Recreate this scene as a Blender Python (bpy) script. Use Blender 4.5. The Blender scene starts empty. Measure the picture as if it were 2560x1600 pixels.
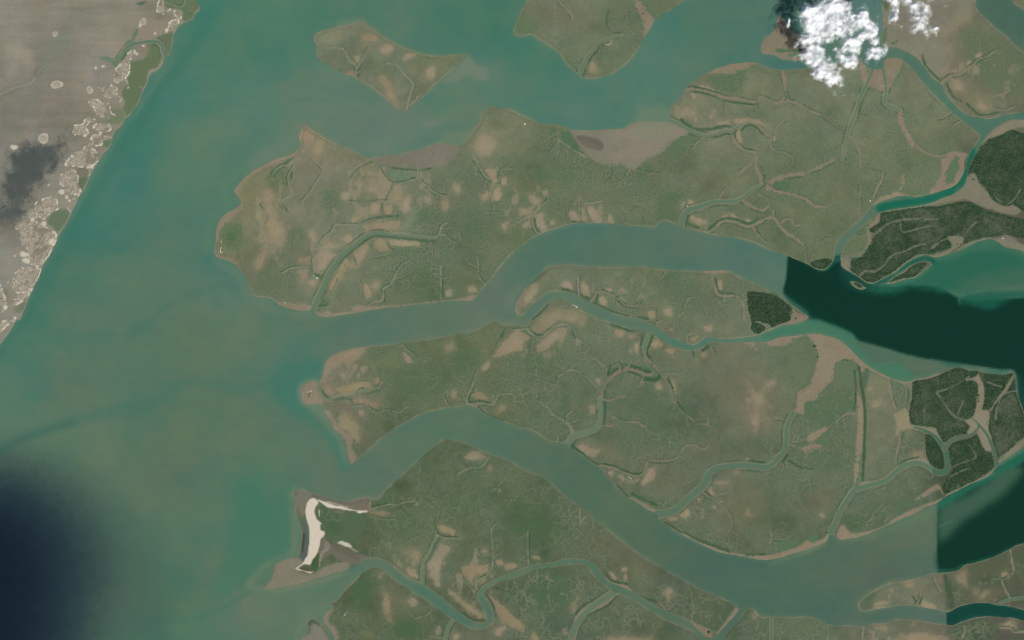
import bpy, math, random
import numpy as np

# ------------------------------------------------------------------ camera, sky, sun, exposure
M_PX = 5.0                                   # metres of ground per pixel of the 2560x1600 photograph
W_FULL, H_FULL = 2560.0, 1600.0
sc = bpy.context.scene
COL = sc.collection
GROUND_W = W_FULL * M_PX
cam_d = bpy.data.cameras.new("camera")
cam_d.lens = 85.0
cam_d.sensor_width = 36.0
cam_d.clip_start = 50.0
cam_d.clip_end = 400000.0
CAM_Z = GROUND_W * cam_d.lens / cam_d.sensor_width
cam = bpy.data.objects.new("camera", cam_d)
COL.objects.link(cam)
cam.location = (0, 0, CAM_Z)
sc.camera = cam

SUN_EL = 50.0
SUN_DIR = np.array([0.50, -0.866])           # towards the sun: south-east, so shadows fall north-west
world = bpy.data.worlds.new("World")
sc.world = world
world.use_nodes = True
wn = world.node_tree
wn.nodes.clear()
sky = wn.nodes.new("ShaderNodeTexSky")
sky.sky_type = 'NISHITA'
sky.sun_disc = False
sky.sun_elevation = math.radians(SUN_EL)
sky.sun_rotation = math.atan2(SUN_DIR[0], SUN_DIR[1])
bg = wn.nodes.new("ShaderNodeBackground")
bg.inputs["Strength"].default_value = 0.08
wo = wn.nodes.new("ShaderNodeOutputWorld")
wn.links.new(sky.outputs[0], bg.inputs[0])
wn.links.new(bg.outputs[0], wo.inputs[0])

sun_d = bpy.data.lights.new("sun", 'SUN')
sun_d.energy = 4.0
sun_d.angle = math.radians(0.5)
sun_d.color = (1.0, 0.965, 0.91)
sun = bpy.data.objects.new("sun", sun_d)
COL.objects.link(sun)
from mathutils import Vector
ce = math.cos(math.radians(SUN_EL))
sv = Vector((SUN_DIR[0]*ce, SUN_DIR[1]*ce, math.sin(math.radians(SUN_EL))))
sun.rotation_euler = sv.to_track_quat('Z', 'Y').to_euler()
sun.location = (3000, -5000, 9000)

sc.view_settings.view_transform = 'Standard'
sc.view_settings.look = 'None'
sc.view_settings.exposure = 0.55
sc.view_settings.gamma = 1.0
sc.view_settings.use_curve_mapping = False
sc.cycles.max_bounces = 6
sc.cycles.diffuse_bounces = 3
sc.cycles.transparent_max_bounces = 24
sc.cycles.filter_width = 1.0

# picture brightness of a flat diffuse surface of albedo 1 under this sun and sky (measured, per channel)
GAIN = np.array([1.735, 1.76, 1.84])

def lin(c):
    c = np.asarray(c, dtype=np.float64) / 255.0
    return np.where(c <= 0.04045, c / 12.92, ((c + 0.055) / 1.055) ** 2.4)

# ------------------------------------------------------------------ grid and painting helpers
CELL = 2.0
X0, Y0 = -20.0, -20.0
NX, NY = 1301, 821                           # -20 .. 2580, -20 .. 1620
GX = X0 + CELL * np.arange(NX)
GY = Y0 + CELL * np.arange(NY)
rng = np.random.default_rng(7)
random.seed(7)
TS = 640.0 / 2419.0

def pts(s):
    out, c, r = [], 0, 0
    for t in s.split():
        if t[0] == '@':
            c, r = int(t[1]), int(t[2])
        else:
            a, b = t.split(',')
            out.append((640 * c + float(a) * TS, 400 * r + float(b) * TS))
    return np.array(out)

def smooth(p, closed, n=4, sharp=0.5):
    """Catmull-Rom rounding of a traced line"""
    m = len(p)
    if m < 3:
        return p
    out = []
    rngk = range(m) if closed else range(m - 1)
    for i in rngk:
        if closed:
            p0, p1, p2, p3 = p[i - 1], p[i], p[(i + 1) % m], p[(i + 2) % m]
        else:
            p0, p1, p2, p3 = p[max(i - 1, 0)], p[i], p[i + 1], p[min(i + 2, m - 1)]
        d = np.hypot(*(p2 - p1))
        k = max(1, min(n, int(d / 5)))
        lim = 1.5 * d + 1e-6
        t1 = (p2 - p0) * sharp
        t2 = (p3 - p1) * sharp
        l1, l2 = np.hypot(*t1), np.hypot(*t2)
        if l1 > lim: t1 = t1 * lim / l1
        if l2 > lim: t2 = t2 * lim / l2
        for j in range(k):
            t = j / k
            out.append((2*t**3-3*t**2+1)*p1 + (t**3-2*t**2+t)*t1 + (-2*t**3+3*t**2)*p2 + (t**3-t**2)*t2)
    if not closed:
        out.append(p[-1])
    return np.array(out)

def window(p, margin):
    i0 = max(0, int((p[:, 0].min() - margin - X0) // CELL)); i1 = min(NX, int((p[:, 0].max() + margin - X0) // CELL) + 2)
    j0 = max(0, int((p[:, 1].min() - margin - Y0) // CELL)); j1 = min(NY, int((p[:, 1].max() + margin - Y0) // CELL) + 2)
    return i0, max(i1, i0), j0, max(j1, j0)

def raster(p, win):
    """antialiased coverage of polygon p on the grid window"""
    i0, i1, j0, j1 = win
    w, h = i1 - i0, j1 - j0
    cov = np.zeros((h, w), np.float32)
    if w <= 0 or h <= 0:
        return cov
    x1, y1 = p[:, 0], p[:, 1]
    x2, y2 = np.roll(x1, -1), np.roll(y1, -1)
    for sub in (-0.25, 0.25):
        for j in range(h):
            y = GY[j0 + j] + sub * CELL + 1e-4
            m = (y1 <= y) != (y2 <= y)
            if not m.any():
                continue
            xs = np.sort(x1[m] + (y - y1[m]) * (x2[m] - x1[m]) / (y2[m] - y1[m]))
            g = (xs - GX[i0]) / CELL
            for k in range(0, len(g) - 1, 2):
                a, b = max(g[k], -0.5), min(g[k + 1], w - 0.5)
                if b <= a:
                    continue
                ia, ib = int(math.floor(a + 0.5)), int(math.floor(b + 0.5))
                ia, ib = min(ia, w - 1), min(ib, w - 1)
                if ia == ib:
                    cov[j, ia] += 0.5 * (b - a)
                else:
                    cov[j, ia] += 0.5 * (ia + 0.5 - a)
                    cov[j, ib] += 0.5 * (b - ib + 0.5)
                    cov[j, ia + 1:ib] += 0.5
    return np.clip(cov, 0, 1)

def box(a, r, ax):
    if r < 1:
        return a
    n = a.shape[ax]
    pad = [(0, 0), (0, 0)]
    pad[ax] = (r + 1, r)
    c = np.cumsum(np.pad(a, pad, mode='edge'), axis=ax, dtype=np.float64)
    if ax == 0:
        return ((c[2*r+1:2*r+1+n] - c[:n]) / (2*r+1)).astype(np.float32)
    return ((c[:, 2*r+1:2*r+1+n] - c[:, :n]) / (2*r+1)).astype(np.float32)

def blur(a, px):
    """gaussian-like blur, px = radius in photograph pixels"""
    r = px / CELL
    if r <= 0.3:
        return a
    if r < 1.6:
        k = min(0.25, r * 0.2)
        for ax in (0, 1):
            b = np.pad(a, [(1, 1) if q == ax else (0, 0) for q in (0, 1)], mode='edge')
            a = (b[2:] * k + b[1:-1] * (1 - 2*k) + b[:-2] * k) if ax == 0 else (b[:, 2:] * k + b[:, 1:-1] * (1 - 2*k) + b[:, :-2] * k)
        return a.astype(np.float32)
    q = max(1, int(round(r * 0.6)))
    for _ in range(2):
        a = box(box(a, q, 0), q, 1)
    return a

def sstep(a, b, x):
    t = np.clip((x - a) / (b - a), 0, 1)
    return t * t * (3 - 2 * t)

def vnoise(sx, sy, seed):
    g = np.random.default_rng(seed)
    fx, fy = (GX - X0) / sx, (GY - Y0) / sy
    L = g.uniform(-1, 1, (int(fy[-1]) + 3, int(fx[-1]) + 3))
    iy, ix = fy.astype(int), fx.astype(int)
    ty, tx = fy - iy, fx - ix
    ty = (ty*ty*(3-2*ty))[:, None]; tx = (tx*tx*(3-2*tx))[None, :]
    A = L[iy] * (1 - ty) + L[iy + 1] * ty
    return (A[:, ix] * (1 - tx) + A[:, ix + 1] * tx).astype(np.float32)

def fbm(s, seed, octv=3, ax=1.0, ay=1.0, gain=0.55):
    a, n, tot = 1.0, 0, 0
    for o in range(octv):
        n = n + a * vnoise(max(s * ax / 2**o, 2.0), max(s * ay / 2**o, 2.0), seed * 31 + o)
        tot += a
        a *= gain
    return n / tot * 1.5

N8, N20, N60, N160 = fbm(8, 1, 2), fbm(22, 2, 3), fbm(60, 3, 3), fbm(170, 4, 3)
N4 = fbm(4.5, 5, 2)
NH = fbm(30, 6, 3, 3.0, 0.35)                # streaks along x
ND = rng.uniform(-1, 1, (NY, NX)).astype(np.float32)

def line_cov(p, w0, w1, win, soft=1.0):
    """coverage of a tapering line; also returns the distance to it"""
    i0, i1, j0, j1 = win
    d = np.full((j1 - j0, i1 - i0), 1e6, np.float32)      # distance minus half width
    n = len(p) - 1
    seg = np.hypot(*(p[1:] - p[:-1]).T)
    acc = np.concatenate([[0], np.cumsum(seg)]) / max(seg.sum(), 1e-6)
    for k in range(n):
        a, b = p[k], p[k + 1]
        hw = 0.5 * (w0 + (w1 - w0) * 0.5 * (acc[k] + acc[k + 1]))
        m = hw + 26
        a0 = max(i0, int((min(a[0], b[0]) - m - X0) // CELL)); a1 = min(i1, int((max(a[0], b[0]) + m - X0) // CELL) + 2)
        b0 = max(j0, int((min(a[1], b[1]) - m - Y0) // CELL)); b1 = min(j1, int((max(a[1], b[1]) + m - Y0) // CELL) + 2)
        if a1 <= a0 or b1 <= b0:
            continue
        xs = GX[a0:a1][None, :] - a[0]; ys = GY[b0:b1][:, None] - a[1]
        v = b - a
        L2 = v @ v + 1e-9
        t = np.clip((xs * v[0] + ys * v[1]) / L2, 0, 1)
        dd = np.hypot(xs - t * v[0], ys - t * v[1]) - hw
        s = d[b0 - j0:b1 - j0, a0 - i0:a1 - i0]
        np.minimum(s, dd, out=s)
    return np.clip(0.5 - d / (CELL * soft), 0, 1), d

class Canvas:
    def __init__(self, base):
        self.a = np.empty((NY, NX, 3), np.float32)
        self.a[:] = base
    def mix(self, win, m, c):
        i0, i1, j0, j1 = win
        v = self.a[j0:j1, i0:i1]
        v += (np.asarray(c, np.float32) - v) * m[..., None]
    def poly(self, s, c, al=1.0, bl=3.0, rag=0.25, grow=1.0, rnd=True):
        p = pts(s) if isinstance(s, str) else s
        if rnd: p = smooth(p, True)
        win = window(p, bl * 2.5 + 8)
        cov = raster(p, win)
        i0, i1, j0, j1 = win
        if bl > 0:
            cov = np.clip(blur(cov, bl) * grow, 0, 1)
        if rag > 0:
            n = (N8 if bl < 4 else N20)[j0:j1, i0:i1]
            n2 = N4[j0:j1, i0:i1]
            cov = np.clip(cov + rag * (n * 0.8 + n2 * 0.4) * 4 * cov * (1 - cov), 0, 1)
        self.mix(win, cov * al, c)
        return win, cov
    def line(self, s, w, c, al=1.0, bl=0.0, w1=None):
        p = smooth(pts(s) if isinstance(s, str) else s, False)
        w1 = w if w1 is None else w1
        win = window(p, max(w, w1) / 2 + bl * 2.5 + 8)
        cov, d = line_cov(p, w, w1, win)
        if bl > 0:
            cov = blur(cov, bl)
        self.mix(win, cov * al, c)
        return win, cov, d

def idw(points, power=3.0, eps=30.0):
    """colour field from control points x,y,r,g,b"""
    P = np.array(points, np.float64)
    step = 8
    xs, ys = GX[::step], GY[::step]
    num = np.zeros((len(ys), len(xs), 3)); den = np.zeros((len(ys), len(xs)))
    for x, y, r, g, b in P:
        d = np.sqrt((xs[None, :] - x)**2 + (ys[:, None] - y)**2 + eps**2)
        w = d ** -power
        num += w[..., None] * np.array([r, g, b]); den += w
    low = num / den[..., None]
    out = np.empty((NY, NX, 3), np.float32)
    for k in range(3):
        t = np.empty((len(ys), NX))
        for j in range(len(ys)):
            t[j] = np.interp(GX, xs, low[j, :, k])
        jj = np.clip((GY - ys[0]) / (step * CELL), 0, len(ys) - 1.001)
        ji = jj.astype(int); jf = (jj - ji)[:, None]
        out[..., k] = t[ji] * (1 - jf) + t[ji + 1] * jf
    return out

# ------------------------------------------------------------------ traced outlines (tile@column,row then points)
LAND = [
 ("mainland", "tan tidal plain with pale dune ridges along its straight western coast",
  "@00 -300,-300 1870,-300 1862,0 1890,60 1885,110 1840,125 1825,180 1790,190 1735,215 1690,245 1665,285 1640,330 1630,400 1612,470 1600,525 1560,530 1535,600 1510,640 1480,670 1430,690 1400,750 1385,800 1360,840 1330,920 1300,985 1255,1040 1230,1090 1180,1130 1145,1190 1085,1250 1060,1320 1030,1400 980,1450 945,1512 @01 905,60 865,130 830,210 790,290 750,345 720,410 690,465 650,560 605,640 560,710 530,780 480,880 435,960 400,1010 375,1080 360,1130 300,1240 265,1330 220,1440 185,1512 @02 160,0 80,130 0,235 -200,500 -600,500"),
 ("island", "small arrowhead shaped olive island alone in the open bay",
  "@10 545,355 575,315 650,280 720,265 800,240 870,235 930,215 985,200 1030,205 1060,245 1120,280 1190,335 1270,380 1400,445 1480,478 1550,500 1640,520 1760,525 1850,517 1990,508 2005,520 1960,570 1900,620 1820,690 1740,760 1680,810 1620,880 1540,950 1440,1030 1410,1055 1360,1045 1290,990 1200,915 1140,870 1080,820 1010,775 940,735 900,715 840,700 760,665 690,615 640,590 590,560 570,520 575,450 570,410 545,385"),
 ("island", "green tongue shaped island cut off by the top edge with a forked creek",
  "@20 150,-300 140,20 90,90 60,170 25,250 10,300 25,335 90,345 180,330 260,380 340,430 400,470 450,510 490,570 540,630 600,690 650,730 690,742 770,745 870,720 980,680 1060,620 1110,575 1160,510 1210,430 1250,350 1290,290 1330,220 1340,185 1410,175 1430,120 1500,100 1560,50 1640,0 1800,-100 2000,-300"),
 ("island", "largest olive island spotted with tan salt pans, west tip hooked, two mud bays on its north shore",
  "@10 440,1165 530,1225 640,1290 740,1345 860,1400 960,1445 1060,1500 1130,1482 1200,1475 1330,1460 1500,1420 1620,1385 1760,1352 1870,1372 1940,1370 1990,1320 2050,1230 2110,1150 2140,1070 2190,1015 2230,1005 2300,1020 2419,1035 @20 60,1065 150,1110 260,1160 380,1175 480,1195 560,1225 640,1232 760,1230 900,1222 1000,1220 1060,1210 1110,1175 1160,1155 1300,1148 1420,1155 1500,1150 1492,1100 1500,1020 1560,950 1620,880 1640,840 1690,790 1740,750 1850,690 1930,650 2040,610 2150,595 2270,588 2330,600 2419,635 @30 100,655 220,660 350,645 480,640 600,620 740,560 870,540 905,600 940,640 1000,655 1070,650 1095,600 1110,560 1180,545 1250,550 1300,590 1370,660 1450,760 1540,860 1640,960 1740,1060 1830,1130 1920,1210 1990,1270 2010,1290 1990,1320 1960,1370 1910,1440 1885,1512 @31 1880,60 1850,120 1800,210 1730,260 1640,290 1540,320 1440,345 1340,345 1240,340 1130,370 1050,400 990,430 930,500 870,570 800,630 720,700 670,750 645,800 630,860 625,920 615,960 570,1010 550,1035 470,1035 400,1000 330,965 240,930 150,890 0,845 @21 2330,800 2200,755 2080,730 1950,715 1800,680 1640,645 1600,630 1570,620 1480,580 1430,570 1390,590 1350,635 1240,625 1100,622 970,608 860,598 740,597 600,600 500,620 420,650 340,670 270,700 180,745 90,810 0,885 @11 2400,900 2310,1010 2240,1100 2170,1180 2110,1255 2060,1310 2020,1330 1920,1325 1840,1330 1700,1345 1500,1365 1350,1385 1200,1400 1050,1425 900,1450 760,1470 650,1482 580,1470 560,1430 540,1420 400,1420 300,1400 220,1370 190,1340 150,1310 80,1295 0,1290 @01 2375,1250 2350,1170 2310,1100 2250,1020 2190,970 2130,945 2060,925 2030,890 2025,850 2035,780 2040,700 2055,620 2080,560 2130,510 2200,470 2270,420 2280,390 2240,330 2210,290 2230,260 2300,180 2360,130 2419,90 @11 90,45 180,-5 @10 240,1490 330,1465 410,1400 420,1360 405,1300 430,1220"),
 ("island", "small tan mud island half hidden under the thick white cloud",
  "@30 95,150 140,170 230,290 330,360 400,440 420,520 350,570 150,565 60,520 -60,495 -50,400 30,320 70,250"),
 ("island", "broad tan and olive land in the corner beyond the small clouds",
  "@30 1085,20 1075,-300 1960,-300 1960,20 1985,100 2060,170 2150,260 2230,320 2310,400 2380,470 2419,490 2800,760 2800,1060 2419,1060 2340,1068 2230,1085 2150,1110 2080,1125 1990,1110 1920,1100 1860,1075 1800,1030 1740,960 1680,890 1640,800 1560,740 1490,650 1420,560 1340,500 1250,460 1200,445 1140,440 1080,425 1075,330 1090,230 1080,100"),
 ("island", "sliver of tan shore filling the extreme upper right corner",
  "@30 2300,-200 2310,10 2419,95 2800,400 2800,-200"),
 ("island", "dark mangrove covered island with a pale sandy tongue and winding creeks",
  "@30 2080,1270 2160,1200 2240,1150 2330,1130 2419,1135 2900,1100 @31 2900,1150 2419,870 2340,840 2270,835 2200,800 2130,750 2060,750 1960,780 1870,825 1760,870 1660,905 1580,920 1530,905 1480,895 1400,925 1320,960 1260,1010 1200,1060 1130,1095 1040,1145 980,1170 930,1160 870,1115 820,1080 760,1050 700,1010 690,960 685,900 705,870 710,830 750,770 820,700 880,640 930,590 980,540 1040,500 1050,490 1100,480 1200,465 1330,445 1440,430 1560,400 1650,360 1730,330 1800,290 1860,230 1880,150 1900,80 1925,0 @30 1950,1480 2000,1390 2050,1310"),
 ("island", "slim spindle shaped mangrove islet edged with pale sand beside the deep channel",
  "@31 1070,1180 1130,1160 1200,1100 1290,1050 1350,1000 1440,965 1510,960 1550,985 1500,1020 1440,1070 1390,1110 1280,1130 1180,1165"),
 ("island", "tiny mangrove islet with a white sand rim in the dark water",
  "@31 770,1150 800,1140 860,1160 910,1195 940,1210 880,1225 830,1210 790,1180"),
 ("island", "long curved green island between the wide grey river and the narrow creek, dark forest at its east end",
  "@21 30,1400 60,1320 110,1230 170,1180 200,1140 280,1060 330,1010 400,992 500,988 620,990 740,1002 900,1010 1100,1010 1200,1005 1350,1025 1500,1040 1640,1045 1800,1050 2030,1045 2100,1075 2200,1130 2350,1190 2419,1235 @31 60,1250 130,1290 200,1350 300,1420 385,1475 360,1512 @32 300,20 220,40 160,45 100,60 40,90 0,105 @22 2300,150 2200,165 2050,180 1950,175 1850,160 1780,200 1710,238 1640,215 1560,180 1480,150 1420,100 1370,60 1270,20 1180,-20 @21 1100,1490 980,1460 880,1420 770,1360 660,1310 560,1265 480,1245 380,1245 280,1290 200,1360 150,1410 100,1460 60,1470 40,1440"),
 ("island", "wide central island reaching from a knobbed west head to the dark eastern forest",
  "@12 415,665 450,620 490,580 540,570 580,600 600,590 630,520 650,440 670,380 740,330 810,295 920,270 1060,245 1200,235 1360,220 1500,200 1700,170 1900,130 2080,90 2180,40 2260,5 2310,20 2340,50 2419,40 @22 60,60 120,70 150,40 @21 200,1490 250,1440 310,1380 370,1320 430,1310 500,1320 580,1360 660,1420 740,1460 840,1500 @22 900,5 960,35 1060,65 1130,90 1200,100 1260,110 1340,140 1400,180 1480,230 1560,265 1640,285 1720,285 1800,255 1860,220 1920,205 2050,215 2200,210 2419,205 @32 100,165 250,150 380,135 460,130 560,150 680,190 760,260 830,330 900,400 980,460 1080,510 1180,555 1280,580 1340,580 1400,560 1520,535 1620,500 1700,460 1770,450 1850,455 1900,480 1990,480 2050,500 2200,515 2320,500 2340,530 2345,640 2370,740 2405,830 2440,930 2470,1050 2419,1190 2300,1270 2200,1340 2150,1390 2130,1430 2080,1480 1990,1520 @33 1900,45 1780,110 1680,155 1650,180 1600,215 1480,260 1380,320 1250,370 1140,425 1000,485 900,525 760,555 660,560 650,510 620,520 580,540 530,590 440,630 350,665 220,700 100,740 0,755 @23 2340,755 2200,725 2050,700 1950,680 1800,615 1650,540 1500,455 1400,375 1340,310 1260,270 1180,210 1090,160 1020,100 960,40 920,-5 @22 880,1470 840,1400 760,1355 680,1290 620,1255 560,1220 530,1185 490,1170 430,1155 360,1150 280,1100 180,1040 60,1020 0,985 @12 2340,960 2200,910 2110,850 2060,820 2000,805 1900,825 1800,830 1700,850 1560,890 1430,960 1280,1045 1180,1120 1080,1220 1000,1280 930,1340 900,1365 880,1320 860,1260 850,1180 830,1120 790,1070 740,1030 710,960 670,900 640,850 630,800 560,790 480,800 440,770 430,710"),
 ("island", "triangular green island with a bright white sand beach on its west point",
  "@13 350,130 380,95 430,85 510,120 600,140 700,175 800,195 900,200 980,170 1060,160 1090,185 1160,170 1230,90 1330,0 @12 1340,1512 1430,1420 1550,1310 1660,1210 1750,1140 1800,1125 1900,1140 2020,1180 2150,1240 2280,1290 2419,1340 @22 80,1400 200,1450 @23 250,-60 350,10 440,100 530,170 620,240 720,320 800,390 900,460 1020,560 1150,660 1280,750 1440,840 1560,910 1680,980 1800,1040 1950,1100 2090,1170 2140,1210 2130,1250 2060,1330 1990,1410 1920,1480 1890,1490 1830,1480 1760,1420 1700,1350 1620,1300 1480,1250 1350,1190 1240,1120 1140,1060 1020,1000 920,960 860,910 810,840 760,780 720,765 620,750 500,745 400,780 300,790 200,800 100,840 0,880 @13 2300,925 2180,985 2110,1040 2095,1070 2105,1150 2150,1220 2175,1290 2175,1340 2130,1360 2060,1345 1960,1280 1850,1200 1750,1110 1650,1040 1550,975 1450,940 1350,860 1250,780 1160,745 1080,735 1000,770 940,810 880,830 860,850 700,890 560,935 400,980 250,1010 100,1030 80,1000 140,960 160,900 170,820 220,770 330,740 390,725 410,690 430,600 435,520 420,430 390,370 370,290 375,200"),
 ("island", "oval grey tan mud islet at the bottom edge with a dark weedy rim",
  "@13 420,1800 430,1512 490,1430 485,1360 500,1325 540,1310 600,1350 650,1400 690,1470 720,1540 740,1800"),
 ("island", "green land along the bottom edge south of the winding creek",
  "@13 760,1800 740,1500 700,1420 650,1350 630,1300 660,1265 700,1230 740,1195 690,1180 720,1150 760,1140 830,1060 900,980 960,920 1010,870 1100,830 1170,830 1240,880 1330,960 1420,1020 1500,1070 1600,1130 1680,1190 1780,1260 1860,1310 1950,1360 2050,1400 2130,1405 2220,1370 2250,1310 2240,1240 2210,1180 2160,1100 2150,1070 2200,1010 2300,960 2419,935 @23 90,900 190,850 300,835 420,815 520,795 620,790 700,800 740,850 790,920 850,980 930,1030 1010,1075 1100,1110 1200,1160 1300,1230 1400,1290 1500,1340 1620,1390 1720,1430 1760,1480 1800,1530 1850,1700"),
 ("island", "green and tan land along the bottom edge below the wide river, dark at its east end",
  "@23 1960,1700 2000,1512 2050,1430 2130,1340 2190,1250 2230,1215 2290,1225 2330,1270 2380,1300 2419,1290 @33 60,1290 200,1300 350,1290 480,1310 550,1360 640,1370 800,1375 900,1385 1000,1355 1100,1350 1180,1320 1300,1315 1440,1325 1560,1350 1680,1365 1750,1370 1830,1340 1920,1310 2040,1290 2150,1290 2300,1300 2419,1330 2800,1420 2800,1900 1000,1900"),
 ("island", "pointed olive island in the lower right corner, dark and mottled towards the east",
  "@33 850,1180 860,1150 920,1100 990,1050 1060,1010 1150,975 1270,955 1400,930 1520,890 1620,875 1700,870 1800,850 1860,800 1960,780 2080,745 2190,700 2290,650 2340,620 2419,595 2800,420 2800,1330 2419,1230 2300,1195 2150,1180 2080,1165 1950,1165 1830,1190 1740,1230 1700,1250 1620,1230 1500,1210 1390,1190 1250,1185 1130,1205 1000,1225 900,1245 860,1215"),
]

# creeks that hold water: points, width at both ends (photo px), label
WCREEK = [
 ("@00 1590,560 1545,490 1530,430 1485,395 1430,388 1330,402 1250,418 1190,455 1140,530 1100,585 1060,585", 9, 3, (88,124,104), "small teal river crossing the tan mainland plain behind the green spit"),
 ("@20 625,720 680,615 700,562 740,505 800,435 850,390 920,368 960,342 1040,332", 9, 3, (98,122,96), "short creek rising from the tip of the top tongue island"),
 ("@20 1480,1130 1600,1190 1700,1240 1800,1280 1900,1275 2000,1240 2080,1232 2130,1200 2200,1172", 9, 4, (104,124,102), "creek leading inland from the eastern mud bay of the largest island"),
 ("@21 2360,225 2260,292 2170,362 2080,392 1980,392 1880,402 1780,442 1690,465 1640,500 1610,560 1590,650", 4, 13, (86,120,98), "creek joining the grey river below the white shell mound"),
 ("@30 1010,600 935,790 890,880 850,990 820,1090 780,1180 750,1280 722,1400 705,1512", 8, 3, (94,118,92), "straight creek running south from the inlet under the cloud"),
 ("@30 1085,640 1105,760 1115,850 1102,940 1120,990 1200,1020 1250,1045", 8, 5, (94,118,96), "short creek running south beside the triangular mud flat"),
 ("@11 530,1440 590,1300 640,1190 680,1090 740,1000 790,930 860,860 950,790 1040,720 1130,695 1180,692 1240,705 1350,712 1500,727 1600,737 1690,738", 13, 5, (96,126,98), "hooked creek curving through the tan pans of the largest island"),
 ("@12 590,600 610,680 640,730 680,755 740,742 800,722 870,717 930,710 960,672 1020,662 1070,667 1110,642 1160,652 1190,600", 5, 2.5, (112,128,104), "thin wriggling creek behind the knobbed west head"),
 ("@22 830,740 838,850 832,950 805,1020 740,1052 640,1078 570,1102 540,1150 480,1190", 9, 15, (104,122,98), "southern reach of the looping creek emptying into the lower river"),
 ("@22 1310,60 1285,170 1255,235 1248,300", 11, 8, (104,122,96), "side creek dropping south from the narrow dividing creek"),
 ("@23 1350,330 1400,318 1480,308 1560,270 1640,200 1720,130 1800,60 1850,0 @22 1830,1512 1880,1432 1950,1397 2050,1382 2180,1372 2300,1382 2419,1388 @32 90,1312 150,1240 172,1150 172,1050 200,950 240,880", 17, 9, (80,112,88), "long curving creek from the lower river up to the broad mud channel"),
 ("@33 590,600 600,480 640,400 680,300 740,200 790,120 835,60 850,-5 @32 850,1500", 14, 9, (82,114,90), "creek entering the central island from the south beside the long mud strip"),
 ("@33 835,85 930,55 1020,35 1100,10 @32 1130,1508 1200,1440 1280,1380 1370,1350 1450,1355 1530,1395 1600,1440", 12, 10, (84,116,92), "creek arcing east to the dark mangrove block"),
 ("@32 1580,1440 1660,1440 1700,1395 1690,1300 1668,1215 1600,1120 1540,1072 1450,1032 1380,1012", 13, 5, (66,106,82), "green creek winding through the western half of the dark mangrove block"),
 ("@32 1668,1215 1720,1150 1800,1112 1900,1092 1970,1042 1990,1000 1960,950 1930,932", 11, 4, (84,106,82), "creek hooking round the pale mud in the dark mangrove block"),
 ("@32 1990,985 2060,1070 2110,1170 2150,1290 2175,1400", 5, 10, (70,104,82), "creek leaving the dark mangrove block to the south east"),
 ("@13 1570,1000 1580,800 1640,700 1680,592 1712,530", 6, 3, (100,124,96), "thin creek climbing north between two tan pans"),
 ("@23 980,1045 900,1105 800,1170 710,1240 645,1310 592,1400 560,1512 540,1640", 15, 11, (96,118,92), "creek curving south to the bottom edge between pink mud banks"),
 ("@13 1880,1300 1812,1400 1790,1512 1785,1600", 7, 4, (92,118,90), "narrow creek branching south from the winding creek"),
 ("@33 30,1240 35,1360 30,1512 20,1600", 7, 5, (84,112,88), "narrow creek cutting the bottom land south of the river"),
 ("@33 2160,1180 2230,1150 2290,1130 2419,1112 2600,1090", 5, 6, (74,104,84), "pale creek at the corner of the lower right island"),
]

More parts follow.
